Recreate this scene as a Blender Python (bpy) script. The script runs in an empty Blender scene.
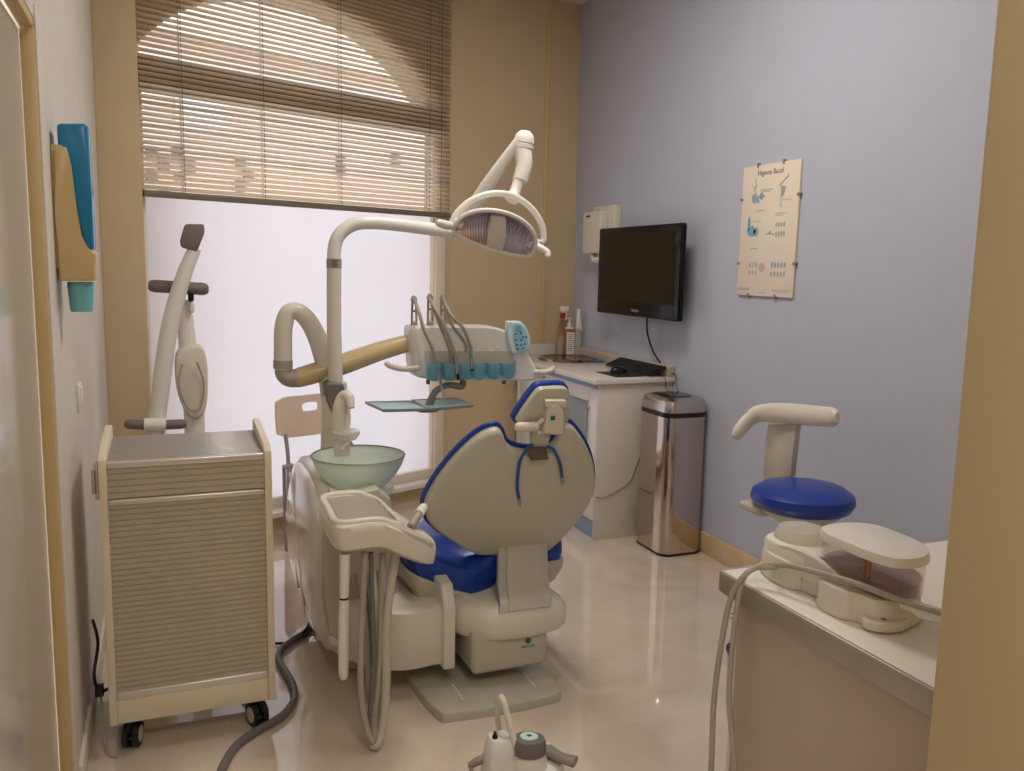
import bpy, bmesh, math, random
from mathutils import Vector, Matrix
random.seed(4)
SC = bpy.context.scene
COL = SC.collection
V = Vector
# ------------------------------------------------------------------ camera
YAW, PIT, ROL, FPX = math.radians(22.11), math.radians(7.843), math.radians(1.187), 855.8
EYE = V((0, 0, 1.5))
FW = V((math.sin(YAW)*math.cos(PIT), math.cos(YAW)*math.cos(PIT), -math.sin(PIT)))
R0 = V((math.cos(YAW), -math.sin(YAW), 0)); U0 = R0.cross(FW)
RT = R0*math.cos(ROL)+U0*math.sin(ROL); UP = RT.cross(FW)
cam = bpy.data.cameras.new('camera'); cam.sensor_width = 36; cam.lens = FPX/1024*36
cam.clip_start = 0.02; cam.clip_end = 200
co = bpy.data.objects.new('camera', cam); COL.objects.link(co)
m = Matrix((RT, UP, -FW)).transposed().to_4x4(); m.translation = EYE; co.matrix_world = m
SC.camera = co
# ------------------------------------------------------------------ colour management, sky, lights
SC.view_settings.view_transform = 'Standard'; SC.view_settings.look = 'None'
SC.view_settings.gamma = 1; SC.view_settings.use_curve_mapping = False
SC.view_settings.exposure = 0.0
w = bpy.data.worlds.new('sky'); SC.world = w; w.use_nodes = True
nt = w.node_tree; bg = nt.nodes['Background']
tc = nt.nodes.new('ShaderNodeTexCoord'); sx = nt.nodes.new('ShaderNodeSeparateXYZ'); rp = nt.nodes.new('ShaderNodeValToRGB')
nt.links.new(tc.outputs['Generated'], sx.inputs[0]); nt.links.new(sx.outputs['Z'], rp.inputs[0]); nt.links.new(rp.outputs[0], bg.inputs[0])
rp.color_ramp.elements[0].color = (.93, .95, .99, 1); rp.color_ramp.elements[1].color = (.62, .76, 1, 1)
bg.inputs[1].default_value = 3.0
def area(name, loc, rot, sx_, sy_, power, col):
    l = bpy.data.lights.new(name, 'AREA'); l.shape = 'RECTANGLE'; l.size = sx_; l.size_y = sy_; l.energy = power; l.color = col
    o = bpy.data.objects.new(name, l); COL.objects.link(o); o.location = loc; o.rotation_euler = rot; return o
area('ceiling_lamp_room', (1.35, 2.9, 3.2), (0, 0, 0), .6, 1.2, 34, (1, .95, .90))
area('ceiling_lamp_hall', (.6, -.4, 3.2), (0, 0, 0), .6, 1.2, 32, (1, .94, .86))
sl = bpy.data.lights.new('sun', 'SUN'); sl.energy = 2.2; sl.angle = .02; sl.color = (1, .93, .84); so = bpy.data.objects.new('sun', sl); COL.objects.link(so)
so.rotation_euler = V((-.25, .65, -.9)).to_track_quat('-Z', 'Y').to_euler(); so.location = (0, 0, 9)
# ------------------------------------------------------------------ pixel -> world on a real plane
def ray(x, y): return FW+RT*((x-512)/FPX)-UP*((y-385.5)/FPX)
def PX(x, y, v): d = ray(x, y); return EYE+d*(v/d.x)
def PY(x, y, v): d = ray(x, y); return EYE+d*(v/d.y)
def PZ(x, y, v): d = ray(x, y); return EYE+d*((v-1.5)/d.z)
def PL(x, y, n, c): d = ray(x, y); n = V(n); return EYE+d*((c-n.dot(EYE))/n.dot(d))
# ------------------------------------------------------------------ materials
def lin(c):
    return tuple((v/255/12.92 if v/255 <= .04045 else ((v/255+.055)/1.055)**2.4) for v in c)+(1,)
def mat(name, col, rough=.5, metal=0, spec=.5, coat=0, trans=0, ior=1.45, var=.04, nscale=6, bump=0, bscale=60, emis=None, estr=0, aniso=0, sub=0):
    m = bpy.data.materials.new(name); m.use_nodes = True; t = m.node_tree; b = t.nodes['Principled BSDF']
    c = lin(col)
    b.inputs['Roughness'].default_value = rough; b.inputs['Metallic'].default_value = metal
    b.inputs['Specular IOR Level'].default_value = spec; b.inputs['Coat Weight'].default_value = coat
    b.inputs['Coat Roughness'].default_value = .05
    b.inputs['Transmission Weight'].default_value = trans; b.inputs['IOR'].default_value = ior
    tcn = t.nodes.new('ShaderNodeTexCoord'); n = t.nodes.new('ShaderNodeTexNoise'); n.inputs['Scale'].default_value = nscale; n.inputs['Detail'].default_value = 4
    t.links.new(tcn.outputs['Object'], n.inputs['Vector'])
    r = t.nodes.new('ShaderNodeValToRGB'); r.color_ramp.elements[0].position = .3; r.color_ramp.elements[1].position = .7
    r.color_ramp.elements[0].color = tuple(v*(1-var) for v in c[:3])+(1,); r.color_ramp.elements[1].color = tuple(min(1, v*(1+var)) for v in c[:3])+(1,)
    t.links.new(n.outputs['Fac'], r.inputs[0]); t.links.new(r.outputs[0], b.inputs['Base Color'])
    if bump:
        n2 = t.nodes.new('ShaderNodeTexNoise'); n2.inputs['Scale'].default_value = bscale; t.links.new(tcn.outputs['Object'], n2.inputs['Vector'])
        bp = t.nodes.new('ShaderNodeBump'); bp.inputs['Strength'].default_value = bump; bp.inputs['Distance'].default_value = .003
        t.links.new(n2.outputs['Fac'], bp.inputs['Height']); t.links.new(bp.outputs[0], b.inputs['Normal'])
    if emis: b.inputs['Emission Color'].default_value = lin(emis); b.inputs['Emission Strength'].default_value = estr
    return m
M = {}
M['bluewall'] = mat('blue_lavender_paint', (188, 191, 206), .8, bump=.25, bscale=180, var=.015)
M['tanwall'] = mat('tan_paint', (206, 184, 148), .8, bump=.25, bscale=180, var=.015)
M['creamwall'] = mat('cream_paint', (218, 210, 198), .6, bump=.35, bscale=120, var=.02)
M['ceil'] = mat('ceiling_white', (230, 226, 216), .9)
M['jamb'] = mat('tan_gloss_paint', (205, 178, 128), .4, var=.03)
M['jambR'] = mat('tan_satin_paint', (202, 182, 142), .55, var=.04, nscale=2)
M['doorleaf'] = mat('door_gloss_cream', (200, 194, 182), .16, var=.02)
M['base'] = mat('marble_skirting', (214, 186, 146), .22, var=.08, nscale=9)
M['white'] = mat('white_plastic', (230, 226, 217), .3, var=.015)
M['glosswhite'] = mat('glossy_white_panel', (228, 224, 218), .09, spec=.7, coat=.6, var=.01)
M['cream'] = mat('cream_plastic', (222, 214, 198), .33, var=.02)
M['putty'] = mat('putty_plastic', (196, 188, 170), .38, var=.03)
M['tanplastic'] = mat('tan_plastic', (205, 184, 140), .25, var=.03)
M['grey'] = mat('warm_grey_plastic', (140, 130, 122), .42)
M['greymid'] = mat('grey_rubber', (116, 108, 102), .5)
M['hose'] = mat('grey_hose', (168, 158, 144), .42)
M['hosedark'] = mat('dark_grey_hose', (112, 106, 102), .4)
M['black'] = mat('black_plastic', (22, 20, 22), .32)
M['rubber'] = mat('black_rubber', (30, 29, 30), .55)
M['screen'] = mat('tv_glass', (12, 9, 9), .06, var=0)
M['tvgloss'] = mat('tv_gloss_black', (9, 8, 9), .16, spec=.3, var=0)
M['vinyl'] = mat('blue_vinyl', (16, 58, 150), .34, spec=.5, coat=.15, var=.05, bump=.1, bscale=250)
M['piping'] = mat('navy_blue_vinyl', (12, 40, 130), .4)
M['bluecord'] = mat('blue_cord', (16, 84, 160), .4)
M['steel'] = mat('brushed_steel', (196, 188, 182), .22, metal=1, var=.03)
M['mirror'] = mat('polished_steel', (196, 184, 176), .07, metal=1, var=.02)
M['chrome'] = mat('chrome', (224, 222, 220), .07, metal=1, var=0)
M['alu'] = mat('aluminium_strip', (214, 210, 202), .3, metal=.6, var=.02)
M['tambour'] = mat('tambour_grey', (186, 176, 154), .38, metal=.12, var=.04)
M['carttop'] = mat('cart_top_grey', (166, 160, 154), .35, metal=.3)
M['cartside'] = mat('cart_side_cream', (222, 210, 184), .4)
M['bluebody'] = mat('blue_acrylic', (22, 124, 176), .2, var=.04)
M['aqua'] = mat('aqua_plastic', (110, 178, 188), .3)
M['teal'] = mat('teal_tray', (134, 192, 200), .25)
M['palecyan'] = mat('pale_cyan', (208, 232, 230), .3)
M['cyan2'] = mat('cyan_membrane', (158, 206, 226), .35)
M['navy'] = mat('navy_ink', (50, 90, 140), .5)
M['green'] = mat('logo_green', (18, 110, 94), .5)
M['brown'] = mat('brown_bracket', (96, 84, 72), .35)
M['cabinet'] = mat('white_laminate', (232, 226, 222), .35, var=.01)
M['cabend'] = mat('cream_laminate', (214, 208, 196), .4, var=.02)
M['cabdark'] = mat('taupe_laminate', (188, 172, 154), .45, var=.02)
M['blueedge'] = mat('blue_grey_strip', (140, 160, 186), .4)
M['worktop'] = mat('white_worktop', (232, 226, 216), .28, var=.02)
M['worktopfar'] = mat('cream_worktop', (226, 216, 204), .22, var=.02)
M['metaltrim'] = mat('brushed_edge_trim', (176, 168, 156), .38, metal=.55, var=.06, nscale=14)
M['poster'] = mat('poster_paper', (236, 222, 202), .35, var=.02)
M['ink'] = mat('grey_blue_ink', (150, 178, 186), .6)
M['ink2'] = mat('pale_ink', (178, 184, 178), .6)
M['ink3'] = mat('blue_ink', (126, 170, 198), .6)
M['inkred'] = mat('rose_ink', (206, 176, 166), .6)
M['inkdark'] = mat('dark_ink', (92, 88, 92), .6)
M['red'] = mat('red_collar', (176, 22, 30), .35)
M['paperwhite'] = mat('label_white', (232, 226, 216), .5)
M['chairpanel'] = mat('folding_chair_beige', (238, 212, 190), .4)
M['chairtube'] = mat('grey_metal_tube', (172, 168, 172), .35, metal=.3)
M['blind'] = mat('blind_slat', (232, 220, 196), .45)
M['blindrail'] = mat('blind_rail', (122, 112, 92), .45)
M['frame'] = mat('window_frame_cream', (238, 226, 206), .4)
M['transom'] = mat('window_transom', (150, 132, 108), .5)
M['sill'] = mat('white_sill', (235, 228, 222), .25)
M['pinkwall'] = mat('pink_render', (222, 198, 186), .9, var=.08, nscale=1.3)
M['creamfac'] = mat('cream_render', (226, 214, 196), .9, var=.05)
M['pave'] = mat('pale_paving', (222, 218, 214), .9, var=.05, nscale=2)
M['darkwin'] = mat('dark_glass_far', (96, 96, 104), .2)
M['bright'] = mat('light_blue_render', (214, 222, 240), .8, var=.03)
M['basegrey'] = mat('base_plate_grey', (186, 180, 166), .16, var=.03)
M['aqualight'] = mat('pale_aqua_plastic', (160, 208, 214), .3)
M['darksteel'] = mat('deep_polished_steel', (150, 142, 134), .14, metal=1, var=.15, nscale=12)
M['upstand'] = mat('taupe_upstand', (186, 172, 158), .4)
M['navydark'] = mat('dark_navy_mat', (30, 36, 48), .5)
M['brass'] = mat('brass', (190, 140, 70), .3, metal=.8)
# slats let light through
SUN = 1
def slat_mat():
    m = M['blind']; t = m.node_tree; b = t.nodes['Principled BSDF']; out = t.nodes['Material Output']
    tr = t.nodes.new('ShaderNodeBsdfTranslucent'); tr.inputs[0].default_value = lin((250, 234, 218)); mx = t.nodes.new('ShaderNodeMixShader'); mx.inputs[0].default_value = .5
    t.links.new(b.outputs[0], mx.inputs[1]); t.links.new(tr.outputs[0], mx.inputs[2]); t.links.new(mx.outputs[0], out.inputs[0])
slat_mat()
def thin_glass(name, tint, gloss=.08, rough=.02, frost=0, fcol=(255, 255, 255), diff=.6):
    m = bpy.data.materials.new(name); m.use_nodes = True; t = m.node_tree; t.nodes.remove(t.nodes['Principled BSDF']); out = t.nodes['Material Output']
    tp = t.nodes.new('ShaderNodeBsdfTransparent'); tp.inputs[0].default_value = lin(tint)
    gl = t.nodes.new('ShaderNodeBsdfGlossy'); gl.inputs['Roughness'].default_value = rough; gl.inputs[0].default_value = (1, 1, 1, 1)
    lw = t.nodes.new('ShaderNodeLayerWeight'); pw = t.nodes.new('ShaderNodeMath'); pw.operation = 'POWER'; pw.inputs[1].default_value = 4; t.links.new(lw.outputs['Facing'], pw.inputs[0]); fr = t.nodes.new('ShaderNodeMath'); fr.operation = 'MULTIPLY_ADD'; fr.inputs[1].default_value = .6; fr.inputs[2].default_value = .04; t.links.new(pw.outputs[0], fr.inputs[0])
    mx = t.nodes.new('ShaderNodeMixShader'); t.links.new(fr.outputs[0], mx.inputs[0])
    src = tp
    if frost:
        tl = t.nodes.new('ShaderNodeBsdfTranslucent'); n = t.nodes.new('ShaderNodeTexNoise'); n.inputs['Scale'].default_value = 2.0
        r = t.nodes.new('ShaderNodeValToRGB'); c = lin(fcol); r.color_ramp.elements[0].color = tuple(v*.96 for v in c[:3])+(1,); r.color_ramp.elements[1].color = c
        t.links.new(n.outputs['Fac'], r.inputs[0]); t.links.new(r.outputs[0], tl.inputs[0]); df = t.nodes.new('ShaderNodeBsdfDiffuse'); t.links.new(r.outputs[0], df.inputs[0]); m3 = t.nodes.new('ShaderNodeMixShader'); m3.inputs[0].default_value = diff; t.links.new(tl.outputs[0], m3.inputs[1]); t.links.new(df.outputs[0], m3.inputs[2])
        m2 = t.nodes.new('ShaderNodeMixShader'); m2.inputs[0].default_value = frost
        t.links.new(tp.outputs[0], m2.inputs[1]); t.links.new(m3.outputs[0], m2.inputs[2]); src = m2
    t.links.new(src.outputs[0], mx.inputs[1]); t.links.new(gl.outputs[0], mx.inputs[2]); t.links.new(mx.outputs[0], out.inputs[0])
    return m
M['clearpane'] = thin_glass('clear_window_glass', (236, 240, 240))
M['frostpane'] = thin_glass('frosted_window_film', (255, 255, 255), frost=.93, fcol=(220, 219, 219), diff=0)
M['bowlglass'] = thin_glass('frosted_green_glass', (214, 228, 220), frost=.75, fcol=(240, 246, 236))
M['clearplastic'] = thin_glass('clear_plastic', (246, 240, 238))
M['bluetint'] = thin_glass('blue_tinted_plastic', (214, 238, 244), frost=.45, fcol=(170, 222, 232))
M['milky'] = thin_glass('milky_plastic', (235, 232, 224), frost=.6, fcol=(240, 236, 226))
M['amber'] = thin_glass('amber_bottle_plastic', (228, 186, 136), frost=.5, fcol=(214, 164, 112))
M['cabglass'] = thin_glass('frosted_cabinet_glass', (190, 200, 208), frost=.8, fcol=(206, 214, 220))
M['tankclear'] = thin_glass('clear_tank_plastic', (240, 232, 230))
M['rinse'] = thin_glass('pinkish_rinse_liquid', (238, 228, 228), frost=.35, fcol=(216, 202, 202))
def floor_mat():
    m = bpy.data.materials.new('polished_cream_tiles'); m.use_nodes = True; t = m.node_tree; b = t.nodes['Principled BSDF']; L = t.links
    tcn = t.nodes.new('ShaderNodeTexCoord'); mp = t.nodes.new('ShaderNodeMapping'); L.new(tcn.outputs['Object'], mp.inputs['Vector'])
    n = t.nodes.new('ShaderNodeTexNoise'); n.inputs['Scale'].default_value = 3.2; n.inputs['Detail'].default_value = 8; n.inputs['Distortion'].default_value = 1.2
    L.new(tcn.outputs['Object'], n.inputs['Vector'])
    r = t.nodes.new('ShaderNodeValToRGB'); e = r.color_ramp.elements
    e[0].position = .3; e[0].color = lin((208, 190, 170)); e[1].position = .7; e[1].color = lin((222, 206, 186))
    L.new(n.outputs['Fac'], r.inputs[0])
    sep = t.nodes.new('ShaderNodeSeparateXYZ'); L.new(tcn.outputs['Object'], sep.inputs[0])
    def joint(sock, off):
        a = t.nodes.new('ShaderNodeMath'); a.operation = 'SUBTRACT'; a.inputs[1].default_value = off; L.new(sock, a.inputs[0])
        d = t.nodes.new('ShaderNodeMath'); d.operation = 'DIVIDE'; d.inputs[1].default_value = .4665; L.new(a.outputs[0], d.inputs[0])
        f = t.nodes.new('ShaderNodeMath'); f.operation = 'FRACT'; L.new(d.outputs[0], f.inputs[0])
        s = t.nodes.new('ShaderNodeMath'); s.operation = 'SUBTRACT'; s.inputs[1].default_value = .5; L.new(f.outputs[0], s.inputs[0])
        ab = t.nodes.new('ShaderNodeMath'); ab.operation = 'ABSOLUTE'; L.new(s.outputs[0], ab.inputs[0])
        g = t.nodes.new('ShaderNodeMath'); g.operation = 'GREATER_THAN'; g.inputs[1].default_value = .5-.0026; L.new(ab.outputs[0], g.inputs[0]); return g
    # object origin of the floor is stored at (0,0): joints measured in metres
    gx = joint(sep.outputs['X'], FLOOR_OFF[0]); gy = joint(sep.outputs['Y'], FLOOR_OFF[1])
    mxn = t.nodes.new('ShaderNodeMath'); mxn.operation = 'MAXIMUM'; L.new(gx.outputs[0], mxn.inputs[0]); L.new(gy.outputs[0], mxn.inputs[1])
    mc = t.nodes.new('ShaderNodeMix'); mc.data_type = 'RGBA'; L.new(mxn.outputs[0], mc.inputs[0]); L.new(r.outputs[0], mc.inputs[6]); mc.inputs[7].default_value = lin((226, 208, 184))
    L.new(mc.outputs[2], b.inputs['Base Color'])
    b.inputs['Roughness'].default_value = .06; b.inputs['Specular IOR Level'].default_value = .75; b.inputs['Coat Weight'].default_value = .8; b.inputs['Coat Roughness'].default_value = .03
    return m
FLOOR_OFF = (.146, 2.333)
M['floor'] = floor_mat()
def reflector_mat():
    m = bpy.data.materials.new('faceted_mirror_reflector'); m.use_nodes = True; t = m.node_tree; b = t.nodes['Principled BSDF']; L = t.links
    b.inputs['Metallic'].default_value = .7; b.inputs['Roughness'].default_value = .24
    tcn = t.nodes.new('ShaderNodeTexCoord'); wv = t.nodes.new('ShaderNodeTexWave'); wv.inputs['Scale'].default_value = 26; wv.bands_direction = 'X'; wv.inputs['Distortion'].default_value = .3
    L.new(tcn.outputs['Object'], wv.inputs['Vector']); bp = t.nodes.new('ShaderNodeBump'); bp.inputs['Strength'].default_value = .8; bp.inputs['Distance'].default_value = .01
    L.new(wv.outputs['Fac'], bp.inputs['Height']); L.new(bp.outputs[0], b.inputs['Normal'])
    n = t.nodes.new('ShaderNodeTexNoise'); n.inputs['Scale'].default_value = 9; L.new(tcn.outputs['Object'], n.inputs['Vector'])
    r = t.nodes.new('ShaderNodeValToRGB'); e = r.color_ramp.elements; e[0].position = .38; e[0].color = lin((236, 206, 176)); e[1].position = .6; e[1].color = lin((236, 234, 250)); L.new(n.outputs['Fac'], r.inputs[0]); L.new(r.outputs[0], b.inputs['Base Color'])
    return m
M['reflector'] = reflector_mat()
# ------------------------------------------------------------------ object helpers
ORG = {}
def finish(bm, angle=38):
    bmesh.ops.recalc_face_normals(bm, faces=bm.faces[:])
    a = math.radians(angle)
    for f in bm.faces: f.smooth = True
    for e in bm.edges:
        if len(e.link_faces) == 2 and e.calc_face_angle(0) > a: e.smooth = False
def obj(name, bm, material, parent=None, angle=38, origin=None):
    finish(bm, angle)
    if parent is not None: org = ORG[parent]
    elif origin is not None: org = V(origin)
    else:
        xs = [v.co.x for v in bm.verts]; ys = [v.co.y for v in bm.verts]; zs = [v.co.z for v in bm.verts]
        org = V(((min(xs)+max(xs))/2, (min(ys)+max(ys))/2, min(zs)))
    for v in bm.verts: v.co -= org
    me = bpy.data.meshes.new(name); bm.to_mesh(me); bm.free()
    o = bpy.data.objects.new(name, me); COL.objects.link(o); me.materials.append(M[material] if isinstance(material, str) else material)
    if parent is not None: o.parent = parent
    else: o.location = org
    ORG[o] = org
    return o
def tag(o, label, cat, group=None):
    o['label'] = label; o['category'] = cat
    if group: o['group'] = group
    return o
def thing(name, label, cat, loc, group=None):
    o = bpy.data.objects.new(name, None); COL.objects.link(o); o.location = loc; o.empty_display_size = .05; ORG[o] = V(loc)
    return tag(o, label, cat, group)
def struct(name, bm, m, parent=None, origin=None):
    o = obj(name, bm, m, parent, origin=origin)
    if parent is None: o['kind'] = 'structure'
    return o
def B(): return bmesh.new()
def box(bm, a, b, bev=0, seg=2, rot=None, piv=None):
    a = V(a); b = V(b); c = (a+b)/2; s = b-a
    r = bmesh.ops.create_cube(bm, size=1); vs = r['verts']
    for v in vs: v.co = V((v.co.x*s.x, v.co.y*s.y, v.co.z*s.z))+c
    if bev:
        es = list({e for v in vs for e in v.link_edges}); q = bmesh.ops.bevel(bm, geom=es, offset=bev, segments=seg, affect='EDGES', profile=.5)
        vs = list(set(q['verts']) | {v for v in vs if v.is_valid})
    if rot is not None:
        piv = V(piv) if piv is not None else c
        for v in vs: v.co = rot@(v.co-piv)+piv
    return vs
def smoothpath(pts, n=6, closed=False):
    pts = [V(p) for p in pts]; N = len(pts); out = []
    for i in range(N if closed else N-1):
        if closed: p0, p1, p2, p3 = pts[i-1], pts[i], pts[(i+1) % N], pts[(i+2) % N]
        else: p0, p1, p2, p3 = pts[max(i-1, 0)], pts[i], pts[i+1], pts[min(i+2, N-1)]
        for k in range(n):
            t = k/n
            out.append(.5*((2*p1)+(-p0+p2)*t+(2*p0-5*p1+4*p2-p3)*t*t+(-p0+3*p1-3*p2+p3)*t**3))
    if not closed: out.append(pts[-1])
    return out
def sweep(bm, pts, rad, seg=12, n=6, up=None, flat=None, closed=False, caps=True, roundcap=False):
    """rad: number or list per control point; flat: (a,b) list/scale making an elliptical section"""
    if not hasattr(rad, '__len__'): rad = [rad]*len(pts)
    if n > 1:
        rv = [V((r, 0, 0)) for r in rad]; P = smoothpath(pts, n, closed); Rr = [v.x for v in smoothpath(rv, n, closed)]
    else: P = [V(p) for p in pts]; Rr = list(rad)
    N = len(P); T = []
    for i in range(N):
        if closed: t = P[(i+1) % N]-P[i-1]
        else: t = P[min(i+1, N-1)]-P[max(i-1, 0)]
        T.append(t.normalized())
    x = V(up) if up is not None else V((0, 0, 1))
    if abs(x.dot(T[0])) > .95 and up is None: x = V((1, 0, 0))
    rings = []; fa, fb = flat if flat else (1, 1)
    for i in range(N):
        if up is not None: u = V(up)
        else: u = x
        u = (u-T[i]*u.dot(T[i])); u = u.normalized() if u.length > 1e-6 else x
        x = u; s = T[i].cross(u)
        rings.append([bm.verts.new(P[i]+(s*math.cos(a)*fa+u*math.sin(a)*fb)*Rr[i]) for a in [2*math.pi*k/seg for k in range(seg)]])
    M_ = N if closed else N-1
    for i in range(M_):
        a = rings[i]; b = rings[(i+1) % N]
        for k in range(seg): bm.faces.new((a[k], a[(k+1) % seg], b[(k+1) % seg], b[k]))
    if caps and not closed:
        for i, sgn in ((0, -1), (N-1, 1)):
            r = rings[i]
            if roundcap:
                prev = r
                for st in (.5, .85):
                    q = [bm.verts.new(P[i]+(v.co-P[i])*math.sqrt(1-st*st)+T[i]*sgn*Rr[i]*st) for v in r]
                    for k in range(seg): bm.faces.new((prev[k], prev[(k+1) % seg], q[(k+1) % seg], q[k]))
                    prev = q
                bm.faces.new(prev)
            else: bm.faces.new(r)
def lathe(bm, prof, c=(0, 0, 0), axis=(0, 0, 1), seg=32, sx=1, sy=1, xdir=None):
    ax = V(axis).normalized(); x = V(xdir) if xdir is not None else (V((1, 0, 0)) if abs(ax.x) < .9 else V((0, 1, 0))); x = (x-ax*x.dot(ax)).normalized(); y = ax.cross(x); c = V(c); rings = []
    for r, z in prof:
        if r < 1e-5: rings.append([bm.verts.new(c+ax*z)])
        else: rings.append([bm.verts.new(c+ax*z+x*(r*sx*math.cos(2*math.pi*k/seg))+y*(r*sy*math.sin(2*math.pi*k/seg))) for k in range(seg)])
    for a, b in zip(rings, rings[1:]):
        for k in range(seg):
            k2 = (k+1) % seg
            if len(a) == 1 and len(b) == 1: continue
            if len(a) == 1: bm.faces.new((a[0], b[k], b[k2]))
            elif len(b) == 1: bm.faces.new((a[k], a[k2], b[0]))
            else: bm.faces.new((a[k], a[k2], b[k2], b[k]))
def rings(bm, outline, nrm, prof, smooth=4, ctr=None, inset=False):
    """outline: closed loop; prof: list of (scale or inset, height along nrm); caps both ends"""
    O_ = smoothpath(outline, smooth, True) if smooth > 1 else [V(p) for p in outline]
    c = V(ctr) if ctr is not None else sum(O_, V())/len(O_); nrm = V(nrm).normalized(); R = []
    N = len(O_)
    if inset:
        inn = []
        for i in range(N):
            t = (O_[(i+1) % N]-O_[i-1]).normalized(); s = nrm.cross(t)
            if s.dot(c-O_[i]) < 0 and not inset == 'raw': pass
            inn.append(s)
        # orientation: choose sign so that most point inward
        sg = 1 if sum(1 for i in range(N) if inn[i].dot(c-O_[i]) > 0) > N/2 else -1
    for s, h in prof:
        if inset: R.append([bm.verts.new(O_[i]+inn[i]*sg*s+nrm*h) for i in range(N)])
        else: R.append([bm.verts.new(c+(p-c)*s+nrm*h) for p in O_])
    for a, b in zip(R, R[1:]):
        for k in range(N): bm.faces.new((a[k], a[(k+1) % N], b[(k+1) % N], b[k]))
    for r in (R[0], R[-1]):
        f = bm.faces.new(r); bmesh.ops.triangulate(bm, faces=[f])
def prism(bm, pts, ext, bev=0, seg=2):
    a = [bm.verts.new(V(p)) for p in pts]; b = [bm.verts.new(V(p)+V(ext)) for p in pts]; N = len(pts); fs = []
    for k in range(N): fs.append(bm.faces.new((a[k], a[(k+1) % N], b[(k+1) % N], b[k])))
    fs.append(bm.faces.new(a)); fs.append(bm.faces.new(b))
    if bev:
        es = list({e for f in fs for e in f.edges}); bmesh.ops.bevel(bm, geom=es, offset=bev, segments=seg, affect='EDGES', profile=.5)
def text(bm_into, s, loc, size, xdir, ydir, extrude=.0006, align='CENTER'):
    cu = bpy.data.curves.new('t', 'FONT'); cu.body = s; cu.size = size; cu.extrude = extrude; cu.align_x = align; cu.align_y = 'CENTER'
    o = bpy.data.objects.new('t', cu); COL.objects.link(o); bpy.context.view_layer.update()
    me = bpy.data.meshes.new_from_object(o.evaluated_get(bpy.context.evaluated_depsgraph_get()))
    x = V(xdir).normalized(); y = V(ydir).normalized(); z = x.cross(y)
    Mx = Matrix((x, y, z)).transposed().to_4x4(); Mx.translation = V(loc); me.transform(Mx); bm_into.from_mesh(me)
    bpy.data.objects.remove(o); bpy.data.curves.remove(cu); bpy.data.meshes.remove(me)
def seg_tube(bm, a, b, r, seg=16, r2=None, roundcap=False): sweep(bm, [a, b], [r, r2 or r], seg, 1, roundcap=roundcap)
def pxs(lst, f, v): return [f(x, y, v) for x, y in lst]
# ------------------------------------------------------------------ room shell
XL, XR, YB, ZC = -.27, 2.649, 5.42, 3.25
G = math.radians(22.34); WD = V((math.cos(G), math.sin(G), 0)); WN = V((-math.sin(G), math.cos(G), 0)); WP = V((0, 4.5848, 0)); WC = WN.dot(WP)
def W(s, z, o=0): return WP+WD*s+WN*o+V((0, 0, z))          # point on the slanted window wall: along, height, outward offset
def wbox(bm, s0, s1, z0, z1, o0, o1, bev=0):
    vs = box(bm, (s0, o0, z0), (s1, o1, z1), bev)
    for v in vs: v.co = W(v.co.x, v.co.z, v.co.y)
SJ = (YB-WP.y)/WD.y                                           # where the slanted wall meets the straight one
bm = B(); prism(bm, [(XL-.1, -1.7, -.1), (XR+.1, -1.7, -.1), (XR+.1, YB+.1, -.1), (2.2, YB+.1, -.1), W(1.84, -.1, .1), W(-.35, -.1, .1)], (0, 0, .1)); struct('floor', bm, 'floor', origin=(0, 0, 0))
bm = B(); prism(bm, [(XL-.1, -1.7, ZC), (XR+.1, -1.7, ZC), (XR+.1, YB+.2, ZC), (2.2, YB+.2, ZC), W(1.84, ZC, .2), W(-.35, ZC, .2)], (0, 0, .1)); struct('ceiling', bm, 'ceil')
bm = B(); box(bm, (XR, -1.7, 0), (XR+.15, YB+.15, ZC)); struct('wall_right', bm, 'bluewall')
BW0 = W(1.835, 0); BW1 = V((XR, YB, 0)); BD = (BW1-BW0).normalized(); BNN = V((-BD.y, BD.x, 0))
def yb_at(x): return BW0.y+(x-BW0.x)*BD.y/BD.x
bm = B(); prism(bm, [BW0, BW1+BD*.1, BW1+BD*.1+BNN*.15, BW0+BNN*.15], (0, 0, ZC)); struct('wall_back', bm, 'tanwall')
YD = 2.43
bm = B(); box(bm, (XL-.15, YD, 0), (XL, 4.8, ZC)); box(bm, (XL-.15, -1.7, 2.07), (XL, YD, ZC)); box(bm, (XL-.15, -1.7, 0), (XL, YD-1.0, 2.07)); struct('wall_left', bm, 'creamwall')
bm = B(); box(bm, (XL-.05, YD-.95, .01), (XL-.032, YD-.014, 2.04), .003)
d = obj('door_1', bm, 'doorleaf'); d['kind'] = 'structure'
bm = B(); box(bm, (XL-.031, YD-.014, 0), (XL-.001, YD-.001, 2.06), .002); box(bm, (XL-.031, YD-.99, 2.045), (XL-.001, YD-.001, 2.069), .002); box(bm, (XL-.031, YD-.999, 0), (XL-.001, YD-.98, 2.06), .002)
struct('trim_1', bm, 'jamb')
bm = B(); box(bm, (XL, YD+.0, 0), (XL+.004, YD+.09, 2.1), .001); struct('trim_2', bm, 'creamwall')
bm = B(); box(bm, (XL, 4.497, 0), (-.083, 4.9, ZC), .004); struct('wall_pillar', bm, 'tanwall')
bm = B(); box(bm, (.947, .6, 0), (XR, .8, ZC), .012, 3); struct('wall_front', bm, 'jambR')
bm = B(); box(bm, (XL, -1.7, 0), (XR, -1.55, ZC)); struct('wall_hall', bm, 'creamwall')
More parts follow.
